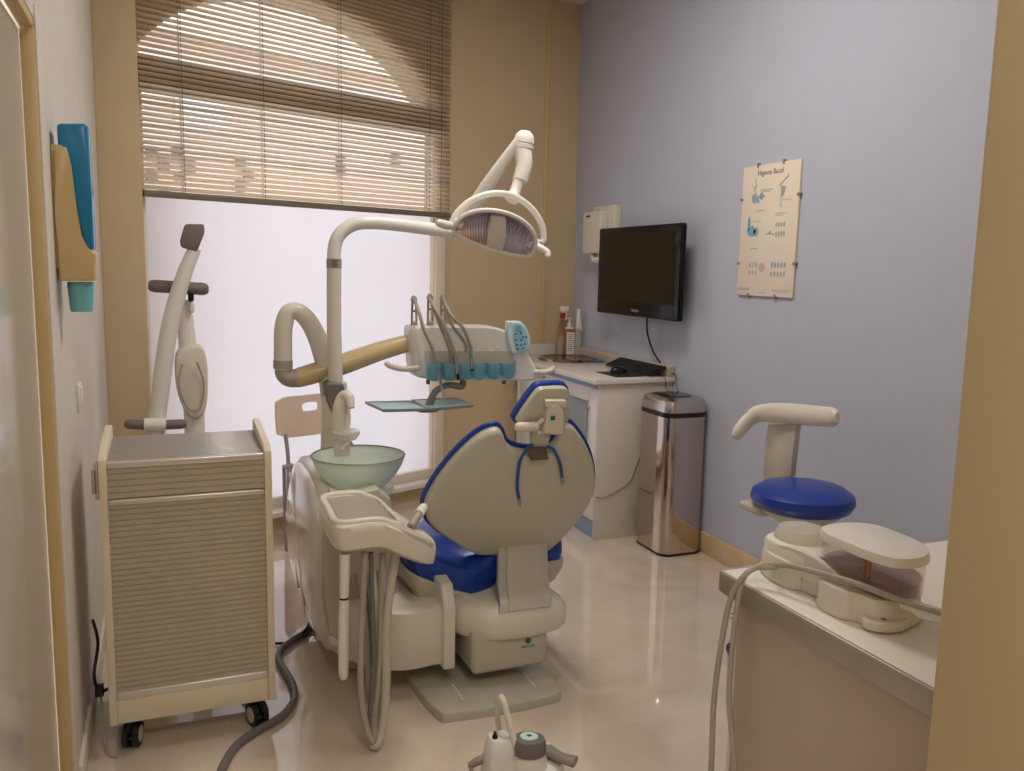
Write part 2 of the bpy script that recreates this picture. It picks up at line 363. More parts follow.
# window wall with an arched opening
S0, S1, ZS = -.115, 1.83, .13
cx, cz, cr = .80, 1.70, 1.20
def archz(s): return cz+math.sqrt(max(cr*cr-(s-cx)**2, 0))
SO1 = 1.80
arch = [(S0+(SO1-S0)*i/24) for i in range(25)]
bm = B()
wbox(bm, -.2, S0, 0, ZC, 0, .22); wbox(bm, SO1, 1.86, 0, ZC, 0, .22); wbox(bm, S0, SO1, 0, ZS-.035, 0, .22)
for a, b in zip(arch, arch[1:]):
    za, zb = archz(a), archz(b)
    za = min(za, ZC-.01); zb = min(zb, ZC-.01)
    q = [W(a, za, 0), W(b, zb, 0), W(b, ZC, 0), W(a, ZC, 0)]; prism(bm, q, WN*.22)
struct('wall_window', bm, 'tanwall')
win = thing('window_1', 'arched shop window with frosted lower pane behind the blind', 'window', W(.8, .1, 0)); win['kind'] = 'structure'; del win['label']; del win['category']
bm = B(); wbox(bm, S0, SO1, ZS-.035, ZS-.005, -.05, .22, .004); obj('window_sill', bm, 'sill', win)
bm = B(); wbox(bm, S0, SO1, ZS-.005, .185, .03, .09, .004); wbox(bm, SO1-.075, SO1, .185, 2.31, .0, .09, .004); wbox(bm, S0, S0+.05, .185, 2.31, .03, .09, .004); wbox(bm, SO1-.085, SO1-.075, .185, 2.31, .02, .05); obj('window_frame', bm, 'frame', win)
bm = B(); wbox(bm, S0, SO1, 2.31, 2.45, .0, .12, .004); obj('transom', bm, 'transom', win)
bm = B(); wbox(bm, S0, SO1, .18, 1.84, .055, .061); obj('frosted_pane', bm, 'frostpane', win)
bm = B(); wbox(bm, S0, SO1, 1.84, 2.31, .055, .061)
pts = [W(S0, 2.45, .055), W(SO1, 2.45, .055)]+[W(s, max(min(archz(s), ZC-.02), 2.45), .055) for s in reversed(arch)]
prism(bm, pts, WN*.006); obj('clear_pane', bm, 'clearpane', win)
# skirting
bm = B(); box(bm, (XR-.012, .8, 0), (XR, 4.07, .115), .002); struct('baseboard_right', bm, 'base')
bm = B(); box(bm, (XL, YD+.09, 0), (XL+.012, 4.497, .085), .002); struct('baseboard_left', bm, 'creamwall')
bm = B(); box(bm, (2.385, yb_at(2.40)-.012, .9), (2.415, yb_at(2.40)+.01, ZC), .004); struct('trim_3', bm, 'jamb')
# ------------------------------------------------------------------ outside
bm = B(); prism(bm, [W(-9, -.12, .22), W(9, -.12, .22), W(9, -.12, 14), W(-9, -.12, 14)], (0, 0, .1)); struct('ground_outside', bm, 'pave')
bld = thing('neighbouring_building', 'pinkish building with cream bands seen through the blind slats', 'building', W(1.5, -.02, 8))
bm = B(); wbox(bm, -8, 8, -.02, 9, 8, 10); obj('wall', bm, 'pinkwall', bld)
bm = B(); wbox(bm, -8, 8, 4.6, 5.0, 7.85, 8); wbox(bm, -8, 8, 1.9, 2.15, 7.9, 8); obj('cornice', bm, 'creamfac', bld)
for s, z0, z1, wd in ((-2.6, 5.3, 7.0, .9), (.2, 5.3, 7.0, .9), (2.8, 5.3, 7.0, .9), (-1.2, 2.5, 3.9, .8), (1.6, 2.5, 3.9, .8), (3.9, 2.5, 3.9, .8)):
    bm = B(); wbox(bm, s-wd/2, s+wd/2, z0, z1, 7.93, 8); f = obj('window', bm, 'creamfac', bld)
    bm = B(); wbox(bm, s-wd/2+.1, s+wd/2-.1, z0+.1, z1-.1, 7.9, 7.93); obj('pane', bm, 'bright', f)
bm = B(); wbox(bm, -.9, -.35, -.02, 7.5, 7.7, 7.85); obj('pale_pilaster', bm, 'bright', bld)
gw = thing('garden_wall', 'low pink wall with small dark vent openings beyond the window', 'wall', W(1, -.02, 4.2))
bm = B(); wbox(bm, -4, 6, -.02, 2.8, 4.2, 4.4); obj('wall', bm, 'pinkwall', gw)
bm = B()
for x, y in ((152, 150), (152, 155), (152, 172), (152, 178), (164, 160), (164, 166), (178, 150), (178, 157), (190, 162), (190, 169), (180, 177), (165, 190), (241, 160), (241, 165), (249, 172), (249, 177), (241, 182), (241, 188), (341, 158), (341, 166), (341, 172), (396, 155), (396, 163)):
    q = PL(x, y, WN, WC+4.17); u = (q-WP).dot(WD); wbox(bm, u-.05, u+.05, q.z-.035, q.z+.035, 4.16, 4.2)
obj('vent', bm, 'darkwin', gw)
# ------------------------------------------------------------------ venetian blind
bl = thing('venetian_blind', 'beige venetian blind half lowered over the arched window', 'blind', W(.8, 1.8, -.03))
bm = B(); z = 1.845; tl = math.radians(58)
BS0, BS1 = -.10, 1.80
while z < 3.19:
    pr = [(-.0125, 0), (-.006, .0012), (0, .0016), (.006, .0012), (.0125, 0)]
    top = []; bot = []
    for u, h in pr:
        top.append((u*math.cos(tl)-h*math.sin(tl), u*math.sin(tl)+h*math.cos(tl)))
    vs = [[bm.verts.new(W(s, z+b, -.032+a)) for a, b in top] for s in (BS0, BS1)]
    for k in range(4): bm.faces.new((vs[0][k], vs[0][k+1], vs[1][k+1], vs[1][k]))
    z += .0262
bmesh.ops.solidify(bm, geom=bm.faces[:], thickness=.0005)
obj('slats', bm, 'blind', bl, angle=60)
bm = B(); wbox(bm, BS0, BS1, 1.800, 1.832, -.048, -.016, .004); obj('bottom_rail', bm, 'blindrail', bl)
bm = B(); wbox(bm, BS0, BS1, 3.2, 3.245, -.055, -.01, .003); obj('head_rail', bm, 'blindrail', bl)
for s in (.10, .53, 1.0, 1.63, 1.72):
    bm = B(); wbox(bm, s-.0012, s+.0012, 1.83, 3.2, -.047, -.0455); wbox(bm, s-.003, s+.003, 1.83, 3.2, -.0190, -.0180); obj('ladder_cord', bm, 'blindrail', bl)
# ------------------------------------------------------------------ left wall things
lab = 'cup dispenser with blue front tube and beige shell on the left wall'
t = thing('cup_dispenser', lab, 'cup dispenser', (XL+.06, 2.62, 1.44))
Yd = 2.62
shell = [(53, 148), (66, 146), (71, 165), (76, 205), (79, 235), (84, 246), (96, 253), (95, 281), (59, 281), (55, 215)]
bm = B(); prism(bm, [PY(x, y, Yd) for x, y in shell], (0, .13, 0), .006, 3)
obj('shell', bm, 'jamb', t, 30)
bm = B(); box(bm, (XL, Yd+.01, 1.47), (XL+.03, Yd+.12, 1.80), .004); obj('wall_bracket', bm, 'jamb', t)
bm = B(); prism(bm, [PY(x, y, Yd+.012) for x, y in ((56, 123), (86, 123), (88, 128), (92, 205), (94, 251), (84, 246), (70, 200), (60, 175))], (0, .10, 0), .01, 3); obj('tube', bm, 'bluebody', t)
bm = B(); a = PY(80.5, 282, Yd+.06); lathe(bm, [(0, 0), (.0335, 0), (.034, -.01), (.0285, -.082), (.0265, -.082), (.0265, -.07), (0, -.07)], a); o = obj('plastic_cup', bm, 'aqua'); tag(o, 'turquoise plastic cup hanging from the bottom of the dispenser', 'cup')
bm = B(); a = PX(78, 397, XL); box(bm, (XL, a.y-.045, a.z-.045), (XL+.009, a.y+.045, a.z+.045), .003); o = obj('light_switch', bm, 'white'); tag(o, 'small white light switch on the left wall', 'light switch')
bm = B(); box(bm, (XL+.009, a.y-.024, a.z-.034), (XL+.013, a.y+.024, a.z+.034), .001); 
for v in bm.verts: pass
obj('rocker', bm, 'paperwhite', o)
# ------------------------------------------------------------------ tambour cart
x0, x1, y0, y1, zb, zt = -.196, .292, 2.69, 3.07, .10, .915
t = thing('rolling_cabinet', 'grey tambour-front medical cabinet on castors against the left wall', 'rolling cabinet', ((x0+x1)/2, (y0+y1)/2, 0))
for xa in (x0, x1-.022):
    bm = B(); zz = zt+.018
    pr = [(y0, zb), (y0, zz-.045), (y0+.006, zz-.012), (y0+.03, zz+.004), (y1-.02, zz+.03), (y1, zz+.02), (y1, zb)]
    prism(bm, [(xa, y, z) for y, z in pr], (.022, 0, 0), .003); obj('side_panel', bm, 'cartside', t)
def slats(bm, za, zb_, n, ya=y0+.012):
    prof = []
    for i in range(n):
        a = za+(zb_-za)*i/n; h = (zb_-za)/n
        prof += [(ya+.004, a), (ya, a+h*.18), (ya, a+h*.82), (ya+.004, a+h)]
    L_ = [bm.verts.new((x0+.022, y, z)) for y, z in prof]; R_ = [bm.verts.new((x1-.022, y, z)) for y, z in prof]
    for k in range(len(prof)-1): bm.faces.new((L_[k], R_[k], R_[k+1], L_[k+1]))
bm = B(); slats(bm, zb+.095, .785, 35); obj('roller_shutter', bm, 'tambour', t, 20)
bm = B(); slats(bm, .80, .895, 5); obj('upper_shutter', bm, 'tambour', t, 20)
bm = B(); box(bm, (x0+.022, y0+.02, zb+.02), (x1-.022, y1-.01, .89)); obj('carcass', bm, 'cartside', t)
for za, zc in ((zb+.074, zb+.100), (.782, .800), (.893, .915)):
    bm = B(); box(bm, (x0+.022, y0+.004, za), (x1-.022, y0+.02, zc), .005, 3); obj('metal_rail', bm, 'alu', t)
bm = B(); box(bm, (x0+.022, y0+.006, zb), (x1-.022, y0+.02, zb+.078), .002); obj('plinth', bm, 'cartside', t)
bm = B()
n = 22
for i in range(n):
    a = y0+.02+(y1-y0-.03)*i/n; b = y0+.02+(y1-y0-.03)*(i+1)/n; box(bm, (x0+.022, a+.0015, .90), (x1-.022, b-.0015, .914+.018*(a-y0)), .0012, 1)
obj('top_slats', bm, 'carttop', t)
for xa, ya in ((x0+.06, y0+.05), (x1-.055, y0+.05), (x0+.06, y1-.06), (x1-.055, y1-.06)):
    ang = .35 if xa > 0 else -.25
    rt_ = Matrix.Rotation(ang, 3, 'Z'); bm = B()
    ax = rt_@V((1, 0, 0))
    for s in (-1, 1):
        lathe(bm, [(0, s*.006), (.036, s*.006), (.0395, s*.009), (.0395, s*.021), (.036, s*.024), (.0, s*.024)], V((xa, ya, .0395)), ax, 28)
    c = obj('caster', bm, 'rubber', t)
    for s in (-1, 1):
        bm = B(); lathe(bm, [(0, s*.0242), (.026, s*.0242), (.024, s*.0262), (0, s*.027)], V((xa, ya, .0395)), ax, 24); obj('hub', bm, 'putty', c)
    bm = B(); sweep(bm, [V((xa, ya, .0395))+rt_@V((0, .044*math.cos(q), .044*math.sin(q))) for q in (-.1, .6, 1.3, 2.0, 2.7)], .006, n=3, flat=(4, 1), up=ax)
    seg_tube(bm, (xa, ya, .07), (xa, ya, zb+.002), .012); box(bm, (xa-.012, ya-.058, .05), (xa+.012, ya-.04, .057), .002); obj('bracket', bm, 'black', c)
bm = B(); box(bm, (x0-.012, y0+.02, .80), (x0, y0+.05, .91), .003); lathe(bm, [(0, 0), (.006, 0), (.006, .07), (0, .07)], (x0-.014, y0+.02, .82)); obj('side_latch', bm, 'steel', t)
bm = B(); sweep(bm, [(XL+.02, 2.95, .34), (x0-.035, 2.86, .30), (x0-.045, 2.80, .22), (x0-.03, 2.80, .165), (x0+.01, 2.85, .16)], .005); box(bm, (x0-.045, 2.79, .15), (x0-.02, 2.82, .185), .004); o = obj('power_cable', bm, 'black'); tag(o, 'short black cable between the rolling cabinet and the left wall', 'cable')
bm = B(); sweep(bm, [(x0-.03, 2.81, .15), (x0-.02, 2.74, .05), (x0-.005, 2.70, .006), (x0+.02, 2.68, .005)], .004); o = obj('floor_cable', bm, 'hose'); tag(o, 'thin pale cable drooping to the floor beside the rolling cabinet', 'cable')
# ------------------------------------------------------------------ equipment stand by the window
t = thing('lamp_stand', 'white curved-arm dental equipment stand with grey grips before the window', 'equipment stand', (.03, 3.85, 0))
Yx = 3.85
bm = B(); sweep(bm, [PY(x, y, Yx) for x, y in ((195, 248), (184, 275), (171, 320), (163, 370), (156, 428))], [.026, .031, .034, .036, .036], 18, 6); sweep(bm, [PY(156, 426, Yx), V((-.045, Yx, .5)), V((-.04, Yx, .10))], .036, 16); obj('curved_arm', bm, 'white', t)
bm = B(); a = PY(193, 236, Yx); 
prism(bm, [PY(x, y, Yx-.03) for x, y in ((185, 224), (204, 224), (205, 232), (197, 252), (181, 247), (180, 240))], (0, .06, 0), .008, 3); obj('grey_head', bm, 'greymid', t)
bm = B(); sweep(bm, [PY(154, 286, Yx+.06), PY(203, 289, Yx+.06)], .027, 18, 1, roundcap=True); obj('upper_grip', bm, 'greymid', t)
bm = B(); sweep(bm, [PY(129, 424, Yx-.05), PY(147, 425, Yx-.05)], .021, 16, 1, roundcap=True); sweep(bm, [PY(163, 425, Yx-.05), PY(182, 424, Yx-.05)], .021, 16, 1, roundcap=True); obj('lower_grip', bm, 'greymid', t)
bm = B(); sweep(bm, [PY(144, 424.5, Yx-.05), PY(166, 424.5, Yx-.05)], .027, 16, 1); obj('grip_collar', bm, 'white', t)
bm = B(); sweep(bm, [PY(183, 300, Yx+.08), PY(187, 340, Yx+.08), PY(193, 400, Yx+.08), PY(195, 440, Yx+.08), V((.1, Yx+.08, .08))], [.030, .036, .042, .042, .042], 14, 3, flat=(1, .6), up=(0, 1, 0)); obj('upright', bm, 'white', t)
bm = B(); rings(bm, [PY(x, y, Yx+.03) for x, y in ((177, 352), (190, 346), (203, 348), (208, 370), (207, 405), (200, 418), (188, 416), (178, 395), (175, 372))], (0, 1, 0), [(.7, -.01), (.93, -.004), (1, .012), (1, .07), (.9, .085)]); obj('transformer_cover', bm, 'cream', t)
bm = B(); sweep(bm, [PY(187, 268, Yx+.08), PY(188, 280, Yx+.08), PY(190, 300, Yx+.05)], .003, 8); obj('cord', bm, 'hose', t); bm = B(); sweep(bm, [PY(182, 364, Yx+.0), PY(179, 385, Yx-.01), PY(188, 408, Yx-.01), PY(200, 408, Yx), PY(204, 385, Yx+.01), PY(197, 362, Yx)], .004, 8); obj('cord', bm, 'hose', t)
bm = B(); lathe(bm, [(0, .03), (.012, .03), (.012, 0), (.004, -.012), (0, -.012)], PY(191, 300, Yx+.05)); obj('cord_plug', bm, 'black', t)
bm = B(); lathe(bm, [(0, .045), (.006, .045), (.012, .02), (.009, 0), (0, -.005)], PY(192, 312, Yx+.05)); obj('cord_tip', bm, 'white', t)
bm = B(); box(bm, (-.12, Yx-.12, .02), (.16, Yx+.22, .09), .02, 3); obj('base', bm, 'white', t)
# ------------------------------------------------------------------ folding chair by the window
t = thing('folding_chair', 'folding chair with beige plastic back and grey metal legs by the window', 'chair', (.74, 4.5, 0))
def CP(s, z, o=0): return V((.540, 4.46, 0))+WD*s+WN*o+V((0, 0, z))
bm = B()
def cbox(bm, s0, s1, z0, z1, o0, o1, bev=0):
    vs = box(bm, (s0, o0, z0), (s1, o1, z1), bev)
    for v in vs: v.co = CP(v.co.x, v.co.z, v.co.y)
# back panel with hand slot, leaning
def cpanel(bm):
    N = 28; cxs, czs, w2, h2 = .205, .705, .225, .108
    outer = []; inner = []
    for i in range(N):
        a = 2*math.pi*i/N; c, s = math.cos(a), math.sin(a); k = 1/max(abs(c)**8+abs(s)**8, 1e-9)**.125
        outer.append((cxs+w2*c*k, czs+h2*s*k)); k2 = 1/max(abs(c)**4+abs(s)**4, 1e-9)**.25
        inner.append((cxs-.03+.048*c*k2, czs+.045+.024*s*k2))
    Rr = []
    for off in (0, .014):
        def P(p): 
            z = p[1]; return CP(p[0], z, off+(z-.6)*.06-.015*math.cos((p[0]-cxs)/w2*1.4)+.02)
        Rr.append(([bm.verts.new(P(p)) for p in outer], [bm.verts.new(P(p)) for p in inner]))
    (o1, i1), (o2, i2) = Rr
    for k in range(N):
        j = (k+1) % N
        bm.faces.new((o1[k], o1[j], i1[j], i1[k])); bm.faces.new((o2[k], i2[k], i2[j], o2[j])); bm.faces.new((o1[k], o2[k], o2[j], o1[j])); bm.faces.new((i1[k], i1[j], i2[j], i2[k]))
cpanel(bm); obj('backrest', bm, 'chairpanel', t)
for s in (.012, .37):
    bm = B(); sweep(bm, [CP(s+.015, .62, .02), CP(s+.018, .5, .0), CP(s+.006, .36, -.02), CP(s, .0, -.03)], .0105, 12, 4); obj('leg', bm, 'chairtube', t)
    bm = B(); sweep(bm, [CP(s+.005, .455, .02), CP(s+.0, .25, .01), CP(s, .0, -.0)], .0095, 12, 2); obj('leg', bm, 'chairtube', t)
bm = B(); sweep(bm, [CP(.385, .60, .03), CP(.52, .40, .06), CP(.66, .22, .10), CP(.68, .0, .11)], .0105, 12, 3); obj('leg', bm, 'chairtube', t)
bm = B(); cbox(bm, .045, .355, .13, .45, -.01, .012, .008); obj('seat', bm, 'chairpanel', t)
bm = B(); lathe(bm, [(0, 0), (.011, 0), (.011, .05), (0, .05)], CP(.0, .455, -.01), WD); obj('hinge', bm, 'chairtube', t)
# ------------------------------------------------------------------ dental unit
t = thing('dental_unit', 'cream dental unit body with glass spittoon bowl and lamp column', 'dental unit', (.58, 3.2, 0))
UX = .49
side = [PX(x, y, UX) for x, y in ((303, 457), (296, 475), (291, 500), (287, 525), (286, 552), (291, 580), (303, 612), (316, 638))]
side = [V((UX, p.y, p.z)) for p in side]
prof_yz = [(3.54, .71), (3.66, .62), (3.78, .50), (3.86, .38), (3.84, .28), (3.70, .18), (3.40, .13), (3.02, .11), (2.92, .14), (2.90, .22), (2.92, .56), (3.0, .66), (3.14, .715), (3.35, .725)]
bm = B(); rings(bm, [V((UX, y, z)) for y, z in prof_yz], (1, 0, 0), [(.90, -.002), (.965, .004), (.99, .012), (1, .03), (1, .20), (.98, .225), (.93, .24)], 4); obj('body', bm, 'cream', t)
bm = B(); rings(bm, [V((UX-.004, 3.38+(y-3.38)*.93, .43+(z-.43)*.93)) for y, z in prof_yz], (-1, 0, 0), [(1, -.01), (.99, .006), (.96, .016), (.85, .024), (.5, .036), (.2, .038)], 4); sp = obj('side_cover', bm, 'glosswhite', t)
bm = B(); sweep(bm, [V((UX-.038, y, z)) for y, z in ((3.50, .65), (3.42, .60), (3.30, .48), (3.22, .30), (3.16, .18))], .006, 8); sweep(bm, [V((UX-.036, y, z)) for y, z in ((3.62, .50), (3.52, .46), (3.40, .36), (3.33, .22))], .005, 8); obj('side_groove', bm, 'white', sp)
bm = B(); rings(bm, [(.50, 2.905, .20), (.50, 2.905, .68), (.56, 2.905, .70), (.72, 2.905, .68), (.725, 2.905, .20)], (0, -1, 0), [(1, -.05), (1, 0), (.97, .012), (.85, .016)], 3); obj('front_panel', bm, 'putty', t)
bm = B(); box(bm, (.58, 3.0, .0), (.72, 3.5, .16), .02, 3); obj('foot', bm, 'putty', t)
# spittoon
bc = V((.648, 3.1, 0))
bm = B(); lathe(bm, [(0, .60), (.09, .60), (.12, .64), (.135, .665), (.125, .68), (.05, .685), (0, .685)], bc); obj('bowl_base', bm, 'cream', t)
bm = B(); pr = [(.02, .672), (.06, .676), (.10, .695), (.135, .728), (.158, .765), (.170, .797), (.174, .800), (.173, .795), (.161, .762), (.138, .723), (.103, .689), (.062, .669), (.02, .664)]; lathe(bm, pr+[pr[0]], bc, seg=56); bw = obj('spittoon_bowl', bm, 'bowlglass', t)
bm = B(); lathe(bm, [(.171, .797), (.1745, .7995), (.171, .802), (.1675, .7995), (.171, .797)], bc, seg=56); obj('rim', bm, 'hosedark', bw)
bm = B(); lathe(bm, [(0, .672), (.022, .672), (.022, .68), (0, .682)], bc); obj('drain', bm, 'chrome', bw)
# cup filler
bm = B(); Yc = 3.13
sweep(bm, [PY(342, 455, Yc), PY(341, 430, Yc), PY(340, 410, Yc), PY(343, 397, Yc), PY(349, 397, Yc-.03), PY(351, 408, Yc-.05)], [.030, .034, .028, .022, .018, .014], 16, 5); obj('cup_filler', bm, 'cream', t)
bm = B(); lathe(bm, [(.0, .0), (.034, .0), (.046, .018), (.048, .026), (.044, .032), (.02, .028), (0, .028)], PY(347, 439, Yc-.04)); obj('cup_shelf', bm, 'milky', t)
bm = B(); sweep(bm, [PY(353, 437, Yc-.05), PY(344, 447, Yc-.06), PY(341, 450, Yc-.07)], .006, 10, 3); obj('water_spout', bm, 'white', t)
# column
Yp = 3.4
bm = B(); sweep(bm, [PY(340, 470, Yp), PY(338, 420, Yp), PY(336, 383, Yp)], [.045, .045, .042], 20, 3); sweep(bm, [PY(333.5, 470, Yp+.02), PY(332, 395, Yp+.01)], [.055, .04], 20, 1); obj('column_base', bm, 'cream', t)
bm = B(); rings(bm, [PY(x, y, Yp-.05) for x, y in ((327, 384), (343, 384), (344, 398), (341, 412), (337, 420), (331, 410), (327, 398))], (0, 1, 0), [(.9, -.006), (1, 0), (1, .09), (.9, .1)], 3); obj('column_collar', bm, 'greymid', t)
bm = B(); sweep(bm, [PY(336, 386, Yp), PY(334, 330, Yp), PY(334, 267, Yp)], .0285, 20, 2); obj('column_sleeve', bm, 'cream', t)
J1 = PY(452, 232, 3.45)
bm = B(); sweep(bm, [PY(334, 270, Yp), PY(334, 252, Yp), PY(338, 237, Yp), PY(350, 226, Yp), PY(368, 222.5, Yp), PY(400, 225, Yp+.02), J1], .0265, 20, 6); obj('lamp_column', bm, 'white', t)
a = PY(334, 263.5, Yp-.0)
bm = B(); lathe(bm, [(.0288, -.018), (.0294, -.018), (.0294, .018), (.0288, .018)], a+V((0, 0, 0)), seg=24); st = obj('data_sticker', bm, 'hose', t)
bm = B()
for k in range(5): box(bm, (a.x-.014, a.y-.0305, a.z+.012-.006*k), (a.x+.014-.004*(k % 3), a.y-.0290, a.z+.0145-.006*k))
obj('print', bm, 'inkdark', st)
# big arm that carries the delivery head
bm = B(); Ya = 3.5
sweep(bm, [PY(283, 369, Ya), PY(283, 345, Ya), PY(283.5, 328, Ya), PY(288, 313, Ya), PY(299, 312, Ya), PY(311, 325, Ya), PY(321, 348, Ya), PY(329, 380, Ya), PY(333, 420, Ya), PY(336, 462, Ya)], [.036, .036, .036, .034, .034, .037, .040, .042, .042, .042], 20, 5); obj('arched_arm', bm, 'cream', t)
bm = B(); sweep(bm, [PY(283, 360, Ya), PY(283, 368, Ya)], .0385, 20, 1); sweep(bm, [PY(283.5, 368, Ya), PY(284, 374, Ya), PY(289, 378, Ya), PY(298, 378, Ya)], [.035, .034, .036, .038], 18, 4); obj('elbow', bm, 'hose', t)
bm = B(); sweep(bm, [PY(297, 377, Ya), PY(301, 377, Ya), PY(340, 365, Ya), PY(380, 351, Ya), PY(412, 342, Ya)], [.034, .041, .044, .040, .036], 20, 4, flat=(1, 1)); obj('forearm', bm, 'tanplastic', t)
# assistant tray
ZT = .70
plan = [(.452, 2.78), (.47, 2.88), (.52, 2.925), (.60, 2.93), (.66, 2.88), (.70, 2.79), (.745, 2.68), (.772, 2.58), (.768, 2.50), (.72, 2.465), (.65, 2.475), (.58, 2.50), (.50, 2.495), (.458, 2.52), (.45, 2.62)]
def sag(bm):
    for v in bm.verts:
        if v.co.x > .60: v.co.z -= (v.co.x-.60)*.38
        v.co.z += .018*math.cos((v.co.x-.55)/.16) if abs(v.co.x-.55) < .25 else -.0
bm = B(); rings(bm, [V((x, y, ZT-.095)) for x, y in plan], (0, 0, 1), [(.90, .012), (.96, .018), (.99, .04), (1, .07), (.985, .088), (.95, .094)], 5)
bmesh.ops.subdivide_edges(bm, edges=[e for e in bm.edges if e.calc_length() > .06], cuts=3); sag(bm); at = obj('assistant_console', bm, 'cream', t)
bm = B(); rings(bm, [(.485, 2.83, ZT), (.476, 2.555, ZT), (.53, 2.555, ZT), (.60, 2.555, ZT), (.655, 2.56, ZT), (.655, 2.83, ZT), (.60, 2.83, ZT), (.53, 2.83, ZT)], (0, 0, 1), [(1, -.006), (1, .0015), (.97, .002)], 1); sag(bm); obj('recessed_pad', bm, 'hose', at)
bm = B()
sweep(bm, [V((.468, 2.545, ZT+.001)), V((.467, 2.70, ZT+.001)), V((.476, 2.845, ZT+.001)), V((.56, 2.86, ZT+.001)), V((.66, 2.84, ZT+.001)), V((.67, 2.70, ZT+.001)), V((.665, 2.55, ZT+.001)), V((.56, 2.53, ZT+.001))], .011, 10, 5, closed=True); sag(bm); obj('pad_surround', bm, 'cream', at)
bm = B(); rings(bm, [V((x, y, ZT-.022)) for x, y in ((.61, 2.52), (.65, 2.565), (.70, 2.55), (.75, 2.50), (.745, 2.475), (.70, 2.468), (.65, 2.485))], (.1, -.25, .9), [(1, 0), (1, .018), (.92, .024), (.7, .026)], 4); sag(bm); obj('grip_pad', bm, 'putty', at)
bm = B(); rings(bm, [V((.60+(x-.60)*.95, 2.70+(y-2.70)*.92, ZT-.078)) for x, y in plan], (0, 0, -1), [(1, -.02), (.98, .006), (.9, .014)], 4); sag(bm); obj('underside', bm, 'putty', at)
bm = B(); sweep(bm, [V((.60, 2.84, ZT-.05)), V((.61, 2.9, .60)), V((.62, 2.96, .55))], .03, 14, 3); obj('console_arm', bm, 'cream', at)
# ------------------------------------------------------------------ instruments of the assistant console
Yh = 2.55
def tool(name, label, cat, pts, r, mtl, **k):
    bm = B(); sweep(bm, pts, r, **k); o = obj(name, bm, mtl); return tag(o, label, cat)
t = thing('curing_handle', 'long cream handpiece hanging straight down from the front console', 'handpiece', PY(343, 680, Yh))
bm = B(); sweep(bm, [PY(345, 553, Yh), PY(344.5, 580, Yh), PY(344, 598, Yh)], [.0165, .0155, .0145], 16, 3); obj('upper_sleeve', bm, 'white', t)
bm = B(); sweep(bm, [PY(344, 599, Yh), PY(343.5, 640, Yh), PY(343.5, 672, Yh), PY(344, 679, Yh)], [.0155, .017, .0155, .009], 16, 4); obj('grip', bm, 'white', t)
bm = B(); sweep(bm, [PY(344, 597, Yh), PY(344, 600, Yh)], .0148, 16, 1); obj('joint_ring', bm, 'rubber', t)
hs = [([(365, 552), (363, 600), (361, 640), (361, 690), (366, 725), (373, 742)], .0085, 'thin grey suction hose, leftmost under the front console'),
      ([(371, 552), (372, 600), (374, 650), (372, 690), (369, 725), (372, 744)], .0065, 'narrow grey hose hanging second from left under the front console'),
      ([(383, 553), (381, 600), (380, 650), (376, 700), (372, 730), (374, 744)], .0085, 'thin cream hose hanging third from left under the front console'),
      ([(396, 553), (390, 590), (386, 630), (386, 680), (384, 715), (380, 737), (374, 748)], .0125, 'thick cream suction hose, rightmost of the hanging loops')]
for i, (p, r, lb) in enumerate(hs):
    Y0 = 2.56; pts = [PY(x, y, Y0-.115*k/5+.01*i) for k, (x, y) in enumerate(p)]
    e = pts[-1]; e.z = max(e.z, r*1.2+.002); ys = [0, .0, 0, .0, 0, .03]
    back = [V((e.x+.012, e.y+.05, max(e.z+.03, .05))), V((e.x+.02+.01*i, e.y+.15, .16)), V((.60+.02*i, 2.78, .32)), V((.60+.03*i, 2.90, .42))]
    bm = B(); sweep(bm, pts+back, r*1.2, 12, 5); o = obj('suction_hose', bm, ('hose', 'greymid', 'hose', 'putty')[i]); tag(o, lb, 'hose', None)
t = thing('suction_tip', 'grey suction handle resting in the end of the front console', 'suction handle', PZ(412, 524, ZT+.01))
a = PZ(411, 525, ZT-.02); b = PY(424, 507, a.y+.07)
bm = B(); sweep(bm, [a+V((0, 0, -.005)), a.lerp(b, .6)], [.014, .013], 14, 1); obj('grey_grip', bm, 'hose', t)
bm = B(); sweep(bm, [a.lerp(b, .6), b], [.0165, .0150], 14, 1); obj('collar', bm, 'white', t)
bm = B(); sweep(bm, [b, b+(b-a)*.15], [.011, .008], 12, 1); obj('nozzle', bm, 'hose', t)
# ------------------------------------------------------------------ operating light
t = thing('operating_light', 'white operating lamp with mirrored reflector and arched yoke', 'dental lamp', J1+V((0, 0, -.03)))
J2 = PY(521, 143, 3.22)
bm = B(); sweep(bm, [J1+V((.0, 0, .0)), J1+V((.03, 0, .01)), J1+V((.055, -.015, .04))], [.0275, .03, .028], 16, 3); obj('arm_joint', bm, 'white', t)
bm = B(); sweep(bm, [J1+V((.05, 0, .02)), J1.lerp(J2, .5), J2+V((-.01, 0, .005))], [.046, .036, .026], 14, 3, flat=(.8, 1), up=(0, 1, 0)); obj('spring_arm', bm, 'white', t, 60)
bm = B(); lathe(bm, [(0, .05), (.02, .047), (.034, .034), (.040, .015), (.041, -.0), (.037, -.004), (.041, -.008), (.041, -.022), (0, -.022)], J2+V((.012, 0, -.0)), (.12, 0, 1), 24); obj('knuckle_cap', bm, 'white', t)
K1 = J2+V((.006, 0, -.02))
bm = B(); sweep(bm, [K1, PY(524, 165, 3.2), PY(520, 181, 3.19)], [.037, .033, .030], 20, 4); obj('neck', bm, 'white', t)
bm = B(); sweep(bm, [PY(519, 179, 3.19), PY(515, 192, 3.18), PY(511, 199, 3.17)], [.022, .022, .030], 16, 3); obj('stem', bm, 'white', t)
YL = 3.15
yk = [(452, 223), (458, 212), (472, 200), (492, 193.5), (512, 195.5), (530, 207), (541, 223), (544, 238), (541, 243)]
